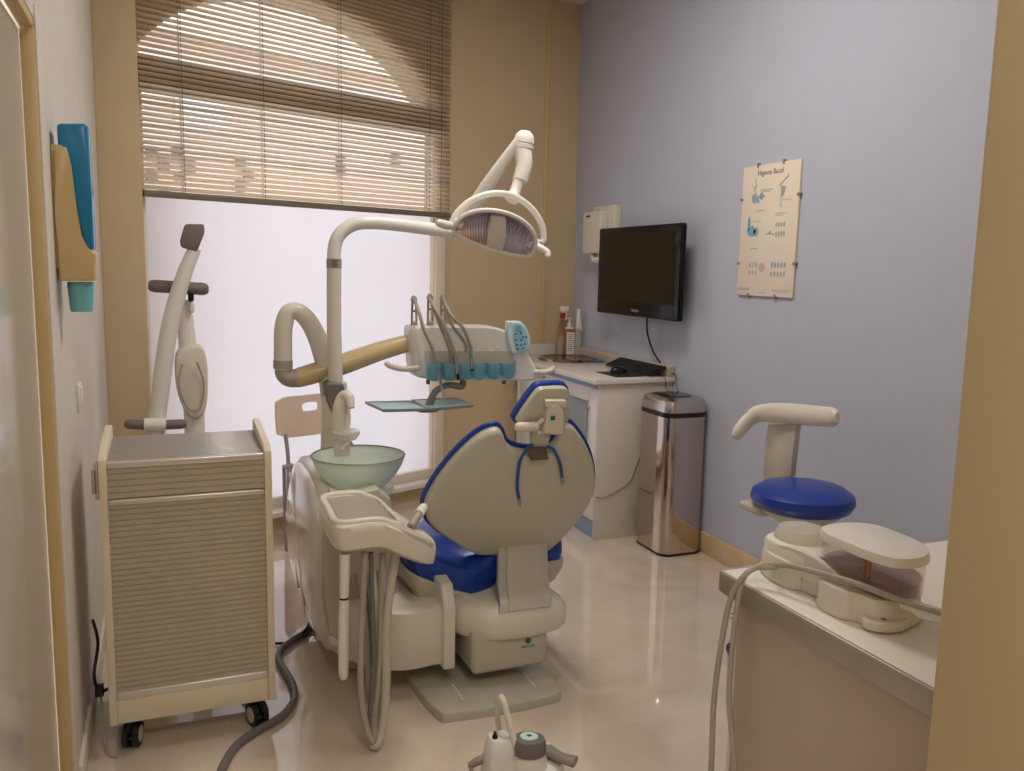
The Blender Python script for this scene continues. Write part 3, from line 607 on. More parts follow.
bm = B(); sweep(bm, [PY(x, y, YL) for x, y in yk], .0125, 14, 5, flat=(1, 1)); obj('yoke', bm, 'white', t)
# reflector head: a shallow trough, opening down towards the patient
U_ = (PY(531, 254, YL)-PY(454, 229, YL)); hw = U_.length/2; U_.normalize(); C0 = (PY(531, 254, YL)+PY(454, 229, YL))/2
N_ = V((-.05, -.80, -.60)); N_ = (N_-U_*N_.dot(U_)).normalized(); B_ = U_.cross(N_).normalized()
if B_.z < 0: B_ = -B_
def dish(scale, depth, off, nu=24, nv=12):
    g = []
    for i in range(nu+1):
        u = -1+2*i/nu; row = []; h = .128*math.sqrt(max(1-abs(u)**2.3, .0))
        for j in range(nv+1):
            v = -.30+j/nv*1.30; q = (v-.35)/.65
            bulge = (1-u*u*.75)*(1-q*q)*depth
            row.append(C0+U_*(u*hw*scale)+B_*(v*h*scale+.004)-N_*(bulge+off))
        g.append(row)
    return g
def surf(bm, g, thick):
    vs = [[bm.verts.new(p) for p in r] for r in g]
    for a, b in zip(vs, vs[1:]):
        for k in range(len(a)-1): bm.faces.new((a[k], a[k+1], b[k+1], b[k]))
    bmesh.ops.remove_doubles(bm, verts=bm.verts[:], dist=.0004)
    bmesh.ops.solidify(bm, geom=bm.faces[:], thickness=thick)
bm = B(); surf(bm, dish(1.04, .095, .006), .004); obj('lamp_shell', bm, 'white', t, 50)
bm = B(); surf(bm, dish(.97, .08, -.004), .002); obj('reflector', bm, 'reflector', t, 50)
bm = B(); rimp = [C0+U_*(math.cos(a)*hw*1.02)+B_*((.128 if math.sin(a) > 0 else .0384)*1.02*math.copysign(abs(math.sin(a))**.87, math.sin(a))+.004) for a in [2*math.pi*k/40 for k in range(40)]]
sweep(bm, rimp, .0085, 10, 1, closed=True); obj('shell_rim', bm, 'white', t)
bm = B(); cc = C0+U_*(-.002)+B_*.04+N_*(-.02)
prism(bm, [PL(x, y, N_, N_.dot(C0+N_*-.025)) for x, y in ((491, 213), (505, 214), (505, 232), (502, 247), (493, 246), (486, 243), (487, 227))], N_*.03, .006, 3); obj('bulb_shield', bm, 'cream', t)
bm = B(); e1 = PY(454, 226, YL); e2 = PY(439, 223, YL-.03); sweep(bm, [e1, e1.lerp(e2, .5)+V((0, 0, -.002)), e2], [.012, .017, .015], 16, 4, roundcap=True); obj('handle', bm, 'white', t)
bm = B(); e1 = PY(531, 244, YL); sweep(bm, [e1, PY(540, 248, YL-.03), PY(547, 252, YL-.05), PY(548, 256, YL-.06)], [.013, .0145, .013, .011], 16, 4, roundcap=True); obj('handle', bm, 'white', t)
bm = B(); lathe(bm, [(0, -.02), (.022, -.02), (.022, .02), (0, .02)], PY(533, 243, YL), U_, 20); lathe(bm, [(0, -.018), (.02, -.018), (.02, .018), (0, .018)], PY(457, 223, YL), U_, 20); obj('pivot', bm, 'white', t)
# ------------------------------------------------------------------ delivery head
YT = 3.42
t = thing('delivery_head', 'white dentist instrument console with blue holders, left of the sink cabinet', 'instrument console', PY(470, 382, YT))
sil = [(411, 330), (418, 326), (440, 326), (470, 326), (495, 327), (512, 334), (525, 347), (534, 362), (540, 377), (532, 381), (500, 381), (460, 381), (425, 379), (415, 373), (412, 352)]
bm = B(); rings(bm, [PY(x, y, YT) for x, y in sil], (0, 1, 0), [(.93, -.005), (.98, .004), (1, .02), (1, .11), (.95, .13), (.85, .14)], 4); obj('console_body', bm, 'white', t)
bm = B(); rings(bm, [PY(x, y, YT-.01) for x, y in ((425, 351), (512, 351), (516, 362), (514, 364), (426, 363))], (0, 1, 0), [(1, 0), (1, .03)], 1); obj('glass_lip', bm, 'milky', t)
hx = [426, 441, 456, 471, 486, 500, 515]
bm = B()
for a, b in zip(hx, hx[1:]):
    p0 = PY(a, 364, YT-.012); p1 = PY(b, 364, YT-.012); mid = (p0+p1)/2; r = (p1-p0).length/2*.99
    zc = PY(470, 379, YT).z
    prof = [(r*.45, zc+.0), (r*.75, zc+.006), (r*.96, zc+.025), (r, p0.z+.005), (r*.93, p0.z+.005), (r*.88, zc+.03), (r*.6, zc+.012), (0, zc+.01)]
    lathe(bm, [(0, zc)]+prof, V((mid.x, YT-.022, 0)), seg=20)
obj('instrument_holders', bm, 'bluetint', t)
bm = B(); box(bm, (PY(426, 370, YT).x, YT-.012, PY(470, 379, YT).z+.002), (PY(514, 370, YT).x, YT-.002, PY(470, 364, YT).z), .004); obj('holder_back', bm, 'aqualight', t)
bm = B(); lathe(bm, [(0, 0), (.013, 0), (.011, .008), (0, .01)], PY(497, 349, YT), (0, -1, 0), 20); obj('knob', bm, 'cream', t)
for p in ([(418, 368), (405, 369), (393, 367), (387, 364)], [(535, 372), (545, 372), (552, 370), (553, 368)]):
    bm = B(); sweep(bm, [PY(x, y, YT-.0) for x, y in p], [.012, .012, .012, .011], 14, 4, roundcap=True); obj('handle', bm, 'cream', t)
for x in (428, 504):
    bm = B(); lathe(bm, [(0, 0), (.008, 0), (.008, -.018), (0, -.018)], PY(x, 380, YT+.03)); obj('stud', bm, 'greymid', t)
pad = [(506, 324), (512, 321), (521, 322), (528, 331), (531, 341), (528, 350), (520, 353), (511, 352)]
bm = B(); rings(bm, [PY(x, y, YT-.02) for x, y in pad], (.15, 1, 0), [(.9, -.003), (1, .004), (1, .02), (.94, .028)], 4); kp = obj('control_pad', bm, 'palecyan', t)
bm = B(); rings(bm, [PY(x, y, YT-.026) for x, y in ((514, 325), (522, 325), (527, 333), (528.5, 342), (526, 349), (518, 350), (514.5, 342), (513, 332))], (.15, 1, 0), [(1, 0), (1, .003)], 3); obj('membrane', bm, 'cyan2', kp)
bm = B()
for x, y in ((516, 334), (521, 333), (516, 340), (523, 337), (526, 337), (517, 345), (521, 345), (525, 344), (518, 349), (523, 348.5), (521, 340)):
    lathe(bm, [(0, 0), (.0042, 0), (.0042, .0015), (0, .0015)], PY(x, y, YT-.029), (0, -1, 0), 12)
for y in (327, 329, 331): a = PY(518.5, y, YT-.029); box(bm, (a.x-.013, a.y-.001, a.z-.001), (a.x+.013, a.y, a.z+.001))
obj('keys', bm, 'navy', kp)
bm = B(); a = PY(504, 345, YT+.05); b = PY(512, 345, YT+.0); seg_tube(bm, a, b, .012); obj('pad_bracket', bm, 'white', t)
ups = [(414, 298, 326), (430, 296, 326), (443, 297, 326)]
for x, ya, yb in ups:
    bm = B(); Yu = YT+.06
    for dx in (-2.2, 2.6): sweep(bm, [PY(x+dx, yb+3, Yu), PY(x+dx*.9, (ya+yb)/2, Yu), PY(x+dx*.7, ya+2, Yu)], .005, 8, 2)
    sweep(bm, [PY(x-2, ya+3, Yu), PY(x-.5, ya-1, Yu), PY(x+2, ya+2, Yu)], .008, 8, 3); sweep(bm, [PY(x-2, ya+13, Yu), PY(x+2, ya+13, Yu)], .005, 8, 1); sweep(bm, [PY(x-2.4, yb-3, Yu), PY(x+2.6, yb-3, Yu)], .010, 8, 1)
    obj('whip_arm', bm, 'hose', t)
# tray bracket
bm = B(); sweep(bm, [PY(462, 374, YT+.05), PY(462, 386, YT+.04), PY(448, 385, YT+.02), PY(436, 391, YT), PY(431, 400, YT), PY(429, 407, YT)], [.013, .015, .013, .014, .016, .018], 14, 5); obj('tray_bracket', bm, 'grey', t)
bm = B(); lathe(bm, [(0, 0), (.032, 0), (.034, -.012), (.026, -.02), (0, -.02)], PY(428, 407, YT), seg=24, sx=1.6); obj('tray_hub', bm, 'grey', t)
ZQ = PY(420, 408, YT).z
for nm, lb, qq in (('instrument_tray', 'teal instrument tray in grey frame, left half under the console', ((365, 403), (383, 411), (428, 410), (410, 402))), ('instrument_tray', 'teal instrument tray in grey frame, right half under the handpieces', ((411, 401), (429, 410), (474, 406), (456, 399)))):
    P4 = [PZ(x, y, ZQ+.008) for x, y in qq]; c = sum(P4, V())/4
    # true tray size: keep within .3 m depth
    bm = B(); rings(bm, P4, (0, 0, 1), [(.96, -.006), (1, 0), (1, .007), (.965, .007), (.955, .003)], 1); o = obj(nm, bm, 'hose'); tag(o, lb, 'tray', 'instrument trays')
    bm = B(); rings(bm, P4, (0, 0, 1), [(.95, .0035), (.95, .0045), (.93, .005)], 1); obj('tray_mat', bm, 'teal', o)
# handpieces
hp = [('dental_handpiece', 'slim pointed steel handpiece on the leftmost whip hose', [(414, 299), (419, 312), (424, 330), (431, 345), (436, 360)], [(436, 360), (439, 375), (441, 385)], [(441, 385), (444, 398), (446.5, 409)], (.008, .0045)),
      ('dental_handpiece', 'thick steel motor handpiece on the middle whip hose', [(429, 298), (437, 312), (446, 330), (452, 345), (455, 355)], [(455, 355), (457, 365), (457.5, 374)], [(457.5, 374), (458, 377), (458, 380)], (.011, .006)),
      ('dental_handpiece', 'short steel coupling on the rightmost whip hose', [(443, 298), (451, 315), (463, 328), (470, 345), (471.5, 358)], [(471.5, 358), (472, 365), (472, 369)], [(472, 369), (472, 370), (472, 371)], (.009, .0085))]
for nm, lb, h, b1, b2, (ra, rb) in hp:
    Yq = YT-.045; P = [PY(x, y, Yq+(.10 if k == 0 else .02 if k == 1 else 0)) for k, (x, y) in enumerate(h)]
    o = thing(nm, lb, 'handpiece', PY(*b2[-1], Yq))
    bm = B(); sweep(bm, P, .0075, 10, 5); obj('hose', bm, 'hose', o)
    bm = B(); sweep(bm, [PY(x, y, Yq) for x, y in b1], [ra*.9, ra, ra*.85], 14, 3); obj('grip', bm, 'steel', o)
    bm = B(); sweep(bm, [PY(x, y, Yq) for x, y in b2], [rb*1.1, rb*.8, rb*.35 if rb < .005 else rb], 12, 3); obj('tip', bm, 'chrome' if rb < .005 else 'black', o)
# spare hoses dropping behind the holders
for i, p in enumerate(([(430, 299), (436, 316), (444, 335), (449, 348), (451, 362)], [(443, 300), (450, 322), (462, 338), (466, 346), (466, 352)])):
    bm = B(); sweep(bm, [PY(x, y, YT+(.05 if k == 0 else -.025)) for k, (x, y) in enumerate(p)], .006, 10, 4); o = obj('instrument_hose', bm, 'hose'); tag(o, ('second hose looping from the middle whip arm into the blue holders', 'second hose looping from the right whip arm to the console front')[i], 'hose')
# ------------------------------------------------------------------ dental chair
t = thing('dental_chair', 'blue vinyl dental chair with beige shell, seen from behind', 'dental chair', (1.05, 2.95, 0))
BN = V((0, .914, .406)); BC = 2.788
def BP(x, y, o=0): return PL(x, y, BN, BC+o)
bo = [(480, 557), (474, 555), (462, 549), (449, 541), (438, 533), (429.5, 524), (426.5, 513), (428, 503), (436, 488), (448, 471), (463, 454), (479, 440), (490, 434), (499, 432), (504, 436), (507, 444), (512, 450), (522, 453.5), (536, 454.5), (548, 452), (556, 446), (561, 436), (565, 429), (571, 428), (577, 432), (585, 443), (592, 457), (596, 474), (596.5, 490), (592, 502), (582, 518), (570, 533), (556, 547), (548, 553), (541, 555.5), (510, 557)]
bm = B(); rings(bm, [BP(x, y) for x, y in bo], BN, [(.016, 0), (.006, .004), (.001, .012), (0, .022), (0, .036)], 3, inset=True); obj('back_shell', bm, 'putty', t)
bm = B(); rings(bm, [BP(x, y) for x, y in bo], BN, [(.002, .034), (-.012, .038), (-.012, .048), (.004, .056), (.03, .058)], 3, inset=True); obj('back_cushion', bm, 'vinyl', t)
# headrest
HN = V((-.02, .92, .30)).normalized(); HC = HN.dot(PY(548, 410, 2.64))
def HP(x, y, o=0): return PL(x+2.5, y+1, HN, HC+o)
ho = [(516, 423), (517, 417), (524, 406), (532, 395), (538, 389), (546, 388), (556, 387.5), (564, 388), (567.5, 393), (568, 405), (568, 420), (565, 430), (558, 433), (545, 432), (530, 429)]
bm = B(); rings(bm, [HP(x, y) for x, y in ho], HN, [(.012, 0), (.003, .005), (0, .014), (0, .024)], 3, inset=True); hsx = obj('headrest_shell', bm, 'putty', t)
bm = B(); rings(bm, [HP(x, y) for x, y in ho], HN, [(.002, .022), (-.008, .03), (-.009, .048), (.004, .064), (.03, .07)], 3, inset=True); obj('headrest_cushion', bm, 'vinyl', t)
bm = B(); prism(bm, [HP(x, y, -.001) for x, y in ((541, 397), (562, 397), (562, 404), (541, 404))], -HN*.022, .005, 2); obj('hinge_bar', bm, 'cream', t)
mc = [(540, 430), (541, 420), (543, 410), (546, 403), (551, 400.5), (556, 402), (559, 407), (560, 416), (559, 425), (557, 432)]
bm = B(); rings(bm, [HP(x, y, -.008) for x, y in mc], -HN, [(1, -.008), (1, .012), (.9, .018)], 3); mp_ = obj('headrest_joint', bm, 'cream', t)
a = [HP(x, y, -.027) for x, y in ((546.5, 414), (553.5, 413), (554, 420), (547, 421))]
bm = B(); prism(bm, a, -HN*.002); lg = obj('emblem_badge', bm, 'palecyan', mp_)
a = [HP(x, y, -.0295) for x, y in ((548, 415.3), (552.5, 414.7), (552.8, 418.8), (548.2, 419.5))]
bm = B(); prism(bm, a, -HN*.001); obj('emblem', bm, 'green', lg)
bm = B(); sweep(bm, [HP(516.5, 426, -.02), HP(532, 425.5, -.02)], .017, 16, 1, roundcap=True); sweep(bm, [HP(532, 425, -.016), HP(541, 418, -.016)], .008, 10, 1); obj('release_handle', bm, 'cream', t)
bm = B(); prism(bm, [PY(x, y, 2.665) for x, y in ((532, 428), (551, 426), (550, 437), (547, 453), (531, 453), (533, 437))], (0, .02, 0), .004); ps = obj('headrest_post', bm, 'putty', t)
bm = B(); prism(bm, [PY(x, y, 2.662) for x, y in ((538.5, 431), (546.5, 431), (546, 434.5), (538, 434.5))], (0, .003, 0)); obj('post_slot', bm, 'paperwhite', ps)
bm = B(); prism(bm, [BP(x, y, -.004) for x, y in ((527.5, 446), (545, 446), (547.5, 457), (529, 458))], -BN*.018, .004); obj('post_clamp', bm, 'brown', t)
# seat
so_ = [(.79, 2.83), (.775, 2.95), (.80, 3.12), (.95, 3.28), (1.02, 3.42), (1.10, 3.50), (1.18, 3.51), (1.25, 3.46), (1.30, 3.38), (1.35, 3.26), (1.385, 3.10), (1.41, 2.95), (1.385, 2.87), (1.32, 2.86), (1.24, 2.865), (1.16, 2.865), (1.08, 2.84), (1.0, 2.81), (.92, 2.81), (.84, 2.82)]
bm = B(); rings(bm, [V((x, y, .375)) for x, y in so_], (0, 0, 1), [(.93, 0), (.98, .012), (1, .04), (.995, .075), (.96, .10), (.88, .108)], 4, ctr=(1.08, 3.1, .375))
for v in bm.verts:
    if v.co.y < 2.92: v.co.z -= max(0, 1-abs(v.co.x-1.05)/.26)*.085*min(1, (2.92-v.co.y)/.08)
    if v.co.y < 3.0 and v.co.x < .92: v.co.z += .03*(1-(v.co.x-.77)/.15)
obj('seat_cushion', bm, 'vinyl', t)
bm = B(); rings(bm, [V((x, y, .30)) for x, y in [(a_*1+0, b_) for a_, b_ in so_]], (0, 0, 1), [(.80, -.03), (.93, 0), (1.0, .045), (1.02, .085), (1.01, .09)], 4, ctr=(1.08, 3.1, .3))
for v in bm.verts:
    if v.co.y < 2.94: v.co.z -= max(0, 1-abs(v.co.x-1.05)/.26)*.085*min(1, (2.94-v.co.y)/.08)
    if v.co.y < 3.0 and v.co.x < .92: v.co.z += .03*(1-(v.co.x-.77)/.15)
obj('seat_shell', bm, 'putty', t)
pan = [(.90, 2.80), (.96, 2.69), (1.02, 2.645), (1.12, 2.63), (1.24, 2.64), (1.32, 2.68), (1.33, 2.80), (1.30, 3.2), (.90, 3.2)]
bm = B(); rings(bm, [V((x, y, .205)) for x, y in pan], (0, 0, 1), [(.93, 0), (.99, .015), (1, .04), (1, .075), (.93, .10), (.80, .115)], 4); obj('rear_cover', bm, 'cream', t)
bm = B(); box(bm, (.955, 2.665, .075), (1.245, 3.3, .245), .025, 4); mb = obj('motor_housing', bm, 'putty', t)
bm = B(); a = V((1.165, 2.6645, .18)); lathe(bm, [(0, 0), (.011, 0), (.011, .001), (0, .001)], a, (0, -1, 0), 20); obj('emblem', bm, 'green', mb)
bm = B(); text(bm, 'ANCAR', a+V((0, -.0005, -.021)), .015, (1, 0, 0), (0, 0, 1), .0003); obj('maker_lettering', bm, 'green', mb)
bm = B(); rings(bm, [V((x, y, 0)) for x, y in ((.765, 3.05), (.775, 2.75), (.80, 2.56), (.84, 2.535), (.95, 2.525), (1.08, 2.52), (1.20, 2.53), (1.245, 2.55), (1.26, 2.62), (1.265, 2.9), (1.265, 3.45), (1.0, 3.55), (.765, 3.45))], (0, 0, 1), [(1, 0), (1, .018), (.985, .03), (.96, .034)], 3); obj('base_plate', bm, 'basegrey', t)
for x in (.90, 1.17):
    bm = B(); box(bm, (x-.003, 2.60, .0335), (x+.003, 2.72, .0362), .001); obj('guide_rail', bm, 'paperwhite', t)
bm = B(); box(bm, (.88, 3.0, .03), (1.18, 3.4, .30), .02, 3); obj('lift_column', bm, 'hosedark', t)
bm = B(); box(bm, (.83, 3.25, .03), (.95, 3.42, .42), .015, 3); obj('rear_column', bm, 'greymid', t)
# hinge band
cen = []
bp = [(2.86, .462), (2.825, .43), (2.79, .40), (2.755, .37), (2.72, .347), (2.68, .325), (2.652, .298)]
def band(bm, xa, xb, th, off=0):
    P_ = smoothpath([V((0, y, z)) for y, z in bp], 4); N = len(P_); A = []
    for i, p in enumerate(P_):
        t_ = (P_[min(i+1, N-1)]-P_[max(i-1, 0)]).normalized(); nn = V((0, t_.z, -t_.y))
        if nn.y > 0: nn = -nn
        q = p+nn*(.014+off); r = p+nn*(.014+off-th); A.append([bm.verts.new((x+(c_.z-.40)*.45, c_.y, c_.z)) for x, c_ in ((xa, q), (xb, q), (xb, r), (xa, r))])
    for a, b in zip(A, A[1:]):
        for k in range(4): bm.faces.new((a[k], a[(k+1) % 4], b[(k+1) % 4], b[k]))
    bm.faces.new(A[0]); bm.faces.new(A[-1])
bm = B(); band(bm, 1.118, 1.252, .02, .006); obj('hinge_band', bm, 'putty', t)
for xa, xb in ((1.086, 1.117), (1.253, 1.282)):
    bm = B(); band(bm, xa, xb, .012, .002); obj('hinge_strip', bm, 'alu', t)
# swing arm that joins the chair to the unit
bm = B(); rings(bm, [V((x, y, .12)) for x, y in ((.50, 3.0), (.60, 2.80), (.72, 2.72), (.84, 2.725), (.90, 2.74), (.90, 2.95), (.82, 3.05), (.65, 3.15), (.52, 3.15))], (0, 0, 1), [(.95, -.01), (1, .01), (1, .16), (.97, .195), (.88, .205)], 4); obj('swing_arm', bm, 'cream', t)
bm = B(); prism(bm, [(.86, y, z) for y, z in ((2.70, .10), (2.70, .33), (2.74, .40), (2.86, .41), (3.0, .40), (3.0, .10))], (.045, 0, 0), .008, 3); obj('arm_plate', bm, 'cream', t)
bm = B(); seg_tube(bm, (.90, 2.83, .22), (.97, 2.83, .22), .045, 20); obj('arm_pivot', bm, 'putty', t)
# bib cord over the backrest
for nm, lb, pts in (('bib_cord', 'blue bib cord, long left end hanging down the chair back', [(533, 444), (526, 450), (520, 462), (518, 476), (517.5, 488), (519, 498)]), ('bib_cord', 'blue bib cord, short right end hanging down the chair back', [(547, 447), (553, 449), (558, 458), (561, 468), (562, 477)])):
    bm = B(); sweep(bm, [BP(x, y, -.008) for x, y in pts], .0055, 10, 5); o = obj(nm, bm, 'bluecord'); tag(o, lb, 'cord')
    x, y = pts[-1]; bm = B(); sweep(bm, [BP(x, y, -.008), BP(x+1, y+4, -.007), BP(x+1.5, y+9, -.006)], [.003, .0045, .002], 8, 3); obj('metal_clip', bm, 'steel', o)
# ------------------------------------------------------------------ sink cabinet
cx0, cx1, cy0, cy1 = 2.178, XR-.001, 4.10, 5.27
t = thing('sink_cabinet', 'white laminate sink cabinet under the television in the corner', 'cabinet', (2.41, 4.7, 0))
bm = B(); box(bm, (cx0+.02, cy0+.018, .0), (cx1, cy1, .85)); obj('body', bm, 'cabinet', t)
bm = B(); box(bm, (cx0-.002, cy0, 0), (cx1, cy0+.018, .88), .001); obj('end_panel', bm, 'cabend', t)
bm = B(); box(bm, (cx0-.012, cy0+.018, .852), (cx0+.02, cy1, .88), .001); obj('blue_strip', bm, 'blueedge', t)
bm = B(); box(bm, (cx0+.008, cy0+.018, 0), (cx0+.02, cy1, .10), .001); obj('kickboard', bm, 'blueedge', t)
ym = 4.60
bm = B(); box(bm, (cx0, ym+.003, .66), (cx0+.018, cy1-.06, .85), .002); dr = obj('drawer', bm, 'cabinet', t)
bm = B(); sweep(bm, [(cx0, 4.98, .83), (cx0-.022, 4.97, .825), (cx0-.022, 4.83, .825), (cx0, 4.82, .83)], .005, 8, 3); obj('bow_handle', bm, 'steel', dr)
bm = B(); box(bm, (cx0, ym+.003, .105), (cx0+.018, cy1-.06, .655), .002); obj('door', bm, 'cabinet', t)
bm = B(); box(bm, (cx0, cy1-.057, .105), (cx0+.018, cy1, .85), .002); obj('door', bm, 'cabinet', t)
bm = B(); ya, yb, za, zc = cy0+.022, ym-.003, .105, .85
for a, b in (((ya, za), (ya+.10, zc)), ((yb-.07, za), (yb, zc)), ((ya+.10, za), (yb-.07, za+.07)), ((ya+.10, zc-.08), (yb-.07, zc))): box(bm, (cx0, a[0], a[1]), (cx0+.018, b[0], b[1]), .001)
gd = obj('glass_door', bm, 'cabinet', t)
bm = B(); box(bm, (cx0+.006, ya+.1, za+.07), (cx0+.012, yb-.07, zc-.08)); obj('frosted_glass', bm, 'cabglass', gd)
for z in (.735, .50):
    bm = B(); box(bm, (cx0-.01, ya+.07, z-.004), (cx0, ya+.115, z+.004), .002); obj('hinge', bm, 'steel', gd)
bm = B(); sweep(bm, [(cx0-.012, ya+.10, .73), (cx0-.012, ya+.10, .51)], .005, 8, 1); obj('bar_handle', bm, 'steel', gd)
bm = B(); prism(bm, [(cx0-.035, cy0-.02, .88), (cx1, cy0-.02, .88), (cx1, yb_at(cx1)-.002, .88), (cx0-.035, yb_at(cx0-.035)-.002, .88)], (0, 0, .03), .004)
# round hole for the bowl
o = obj('worktop', bm, 'worktopfar'); tag(o, 'pale worktop with blue-grey edge over the corner sink cabinet', 'worktop')
bm = B(); box(bm, (XR-.045, cy0-.015, .91), (XR-.001, YB-.05, .972), .006, 3); o2 = obj('backsplash', bm, 'upstand', o)
bm = B(); prism(bm, [(2.20, yb_at(2.2)-.025, .91), (2.50, yb_at(2.5)-.025, .91), (2.50, yb_at(2.5)-.003, .91), (2.20, yb_at(2.2)-.003, .91)], (0, 0, .075), .003); obj('rear_backsplash', bm, 'cabend', o)
sc = V((2.43, 5.03, .911)); t = thing('sink', 'round stainless steel sink bowl set in the corner worktop', 'sink', sc)
bm = B(); lathe(bm, [(.0, .0015), (.08, .002), (.13, .004), (.160, .008), (.178, .016), (.186, .017), (.192, .014), (.193, .001)], sc, seg=48); obj('bowl', bm, 'darksteel', t)
bm = B(); lathe(bm, [(0, .002), (.02, .002), (.02, .004), (0, .004)], sc, seg=20); obj('drain', bm, 'greymid', t)
# bottles behind the sink
SZB = 1.25
def stretch(t_, k):
    for o_ in [x for x in bpy.data.objects if x.parent == t_ or (x.parent and x.parent.parent == t_)]:
        for v in o_.data.vertices: v.co.z *= k
def bottle(name, lb, cat, x, y, z, prof, mtl): 
    t_ = thing(name, lb, cat, (x, y, z)); bm = B(); lathe(bm, prof, (x, y, z), seg=24); obj('body', bm, mtl, t_); return t_
Z9 = .911
p = (2.52, 5.31); t = bottle('spray_bottle', 'clear spray bottle with red collar and white trigger in the corner', 'spray bottle', p[0], p[1], Z9, [(0, 0), (.035, 0), (.036, .01), (.036, .13), (.030, .165), (.014, .195), (.013, .21)], 'clearplastic')
bm = B(); lathe(bm, [(0, .002), (.033, .002), (.034, .10), (0, .10)], (p[0], p[1], Z9)); obj('liquid', bm, 'milky', t)
bm = B(); lathe(bm, [(.0, .206), (.017, .206), (.017, .232), (0, .232)], (p[0], p[1], Z9)); obj('collar', bm, 'red', t)
bm = B(); box(bm, (p[0]-.022, p[1]-.012, Z9+.240), (p[0]+.045, p[1]+.012, Z9+.268), .008, 3); box(bm, (p[0]-.012, p[1]-.012, Z9+.232), (p[0]+.012, p[1]+.012, Z9+.245), .003); sweep(bm, [(p[0]+.022, p[1], Z9+.24), (p[0]+.028, p[1], Z9+.222), (p[0]+.026, p[1], Z9+.205)], .005, 8); obj('trigger_head', bm, 'white', t)
stretch(t, SZB)
p = (2.545, 5.25); t = thing('soap_bottle', 'square amber pump soap bottle with white label behind the sink', 'soap bottle', (p[0], p[1], Z9))
bm = B(); box(bm, (p[0]-.036, p[1]-.024, Z9), (p[0]+.036, p[1]+.024, Z9+.165), .010, 3); obj('body', bm, 'amber', t)
bm = B(); box(bm, (p[0]-.029, p[1]-.0255, Z9+.012), (p[0]+.029, p[1]-.0242, Z9+.145), .001); lbl = obj('label', bm, 'paperwhite', t)
bm = B()
for k in range(9): box(bm, (p[0]-.022, p[1]-.0262, Z9+.13-.012*k), (p[0]+.022-.006*(k % 3), p[1]-.0256, Z9+.133-.012*k))
obj('print', bm, 'inkdark', lbl)
bm = B(); lathe(bm, [(0, .165), (.03, .165), (.03, .17), (.014, .178), (.014, .195), (.006, .198), (.006, .222), (.014, .224), (.014, .232), (0, .234)], (p[0], p[1], Z9)); sweep(bm, [(p[0], p[1], Z9+.228), (p[0]-.03, p[1]-.01, Z9+.228), (p[0]-.036, p[1]-.012, Z9+.22)], .0045, 8); obj('pump', bm, 'white', t)
stretch(t, 1.12)
p = (2.605, 5.235); t = bottle('white_bottle', 'slim white dispenser bottle between soap and blue wall', 'bottle', p[0], p[1], Z9, [(0, 0), (.024, 0), (.026, .02), (.024, .11), (.022, .15), (0, .15)], 'milky')
bm = B(); lathe(bm, [(0, .15), (.016, .15), (.018, .20), (.014, .23), (.013, .25), (0, .258)], (p[0], p[1], Z9)); sweep(bm, [(p[0], p[1]-.014, Z9+.20), (p[0]+.01, p[1]-.022, Z9+.17), (p[0]+.012, p[1]-.022, Z9+.14)], .005, 8); obj('spray_top', bm, 'white', t)
stretch(t, SZB)
bm = B(); sweep(bm, [(2.50, 4.86, Z9+.006), (2.58, 4.80, Z9+.007)], [.007, .006], 10, 1); o = obj('blue_pen', bm, 'navy'); tag(o, 'dark blue pen lying at the right rim of the sink', 'pen')
# keyboard, mouse and mat
t = thing('keyboard', 'black keyboard tilted against the worktop upstand under the television', 'keyboard', (2.54, 4.42, Z9))
kr = Matrix.Rotation(math.radians(-22), 3, 'Y')
bm = B(); box(bm, (2.495, 4.10, Z9+.002), (2.61, 4.62, Z9+.016), .003, rot=kr, piv=(2.495, 4.4, Z9)); obj('case', bm, 'black', t)
bm = B()
for r in range(5):
    for c in range(24): box(bm, (2.502+.021*r, 4.115+.0207*c, Z9+.015), (2.518+.021*r, 4.132+.0207*c, Z9+.019), .001, 1, rot=kr, piv=(2.495, 4.4, Z9))
obj('keys', bm, 'rubber', t)
bm = B(); box(bm, (2.30, 4.13, Z9), (2.48, 4.37, Z9+.003), .001); o = obj('mouse_mat', bm, 'navydark'); tag(o, 'thin dark mouse mat near the worktop end', 'mouse mat')
bm = B(); rings(bm, [V((2.40+.052*math.cos(a), 4.29+.03*math.sin(a), Z9+.0032)) for a in [k*math.pi/6 for k in range(12)]], (0, 0, 1), [(1, 0), (1.02, .012), (.9, .026), (.6, .035), (.2, .037)], 2); o = obj('computer_mouse', bm, 'black'); tag(o, 'black computer mouse on the dark mat', 'mouse')
# ------------------------------------------------------------------ television
TX = 2.52; ya, yb = 3.885, 4.815; za, zc = 1.232, 1.752
t = thing('television', 'black flat television on an arm on the blue wall', 'television', (2.6, 4.35, za))
bm = B(); box(bm, (TX, ya, za), (TX+.035, yb, zc), .012, 3); obj('bezel', bm, 'tvgloss', t)
bm = B(); box(bm, (TX-.0015, ya+.045, za+.085), (TX+.0005, yb-.045, zc-.04), .0006, 1); obj('screen', bm, 'screen', t)
bm = B(); box(bm, (TX+.03, ya+.06, za+.06), (TX+.075, yb-.10, zc-.07), .015, 3); obj('rear_housing', bm, 'black', t)
bm = B(); box(bm, (TX+.07, 4.2, 1.35), (XR, 4.5, 1.62), .006); obj('wall_mount', bm, 'black', t)
bm = B(); text(bm, 'TOSHIBA', (TX-.001, (ya+yb)/2-.01, za+.035), .022, (0, -1, 0), (0, 0, 1), .0004); obj('logo', bm, 'hose', t)
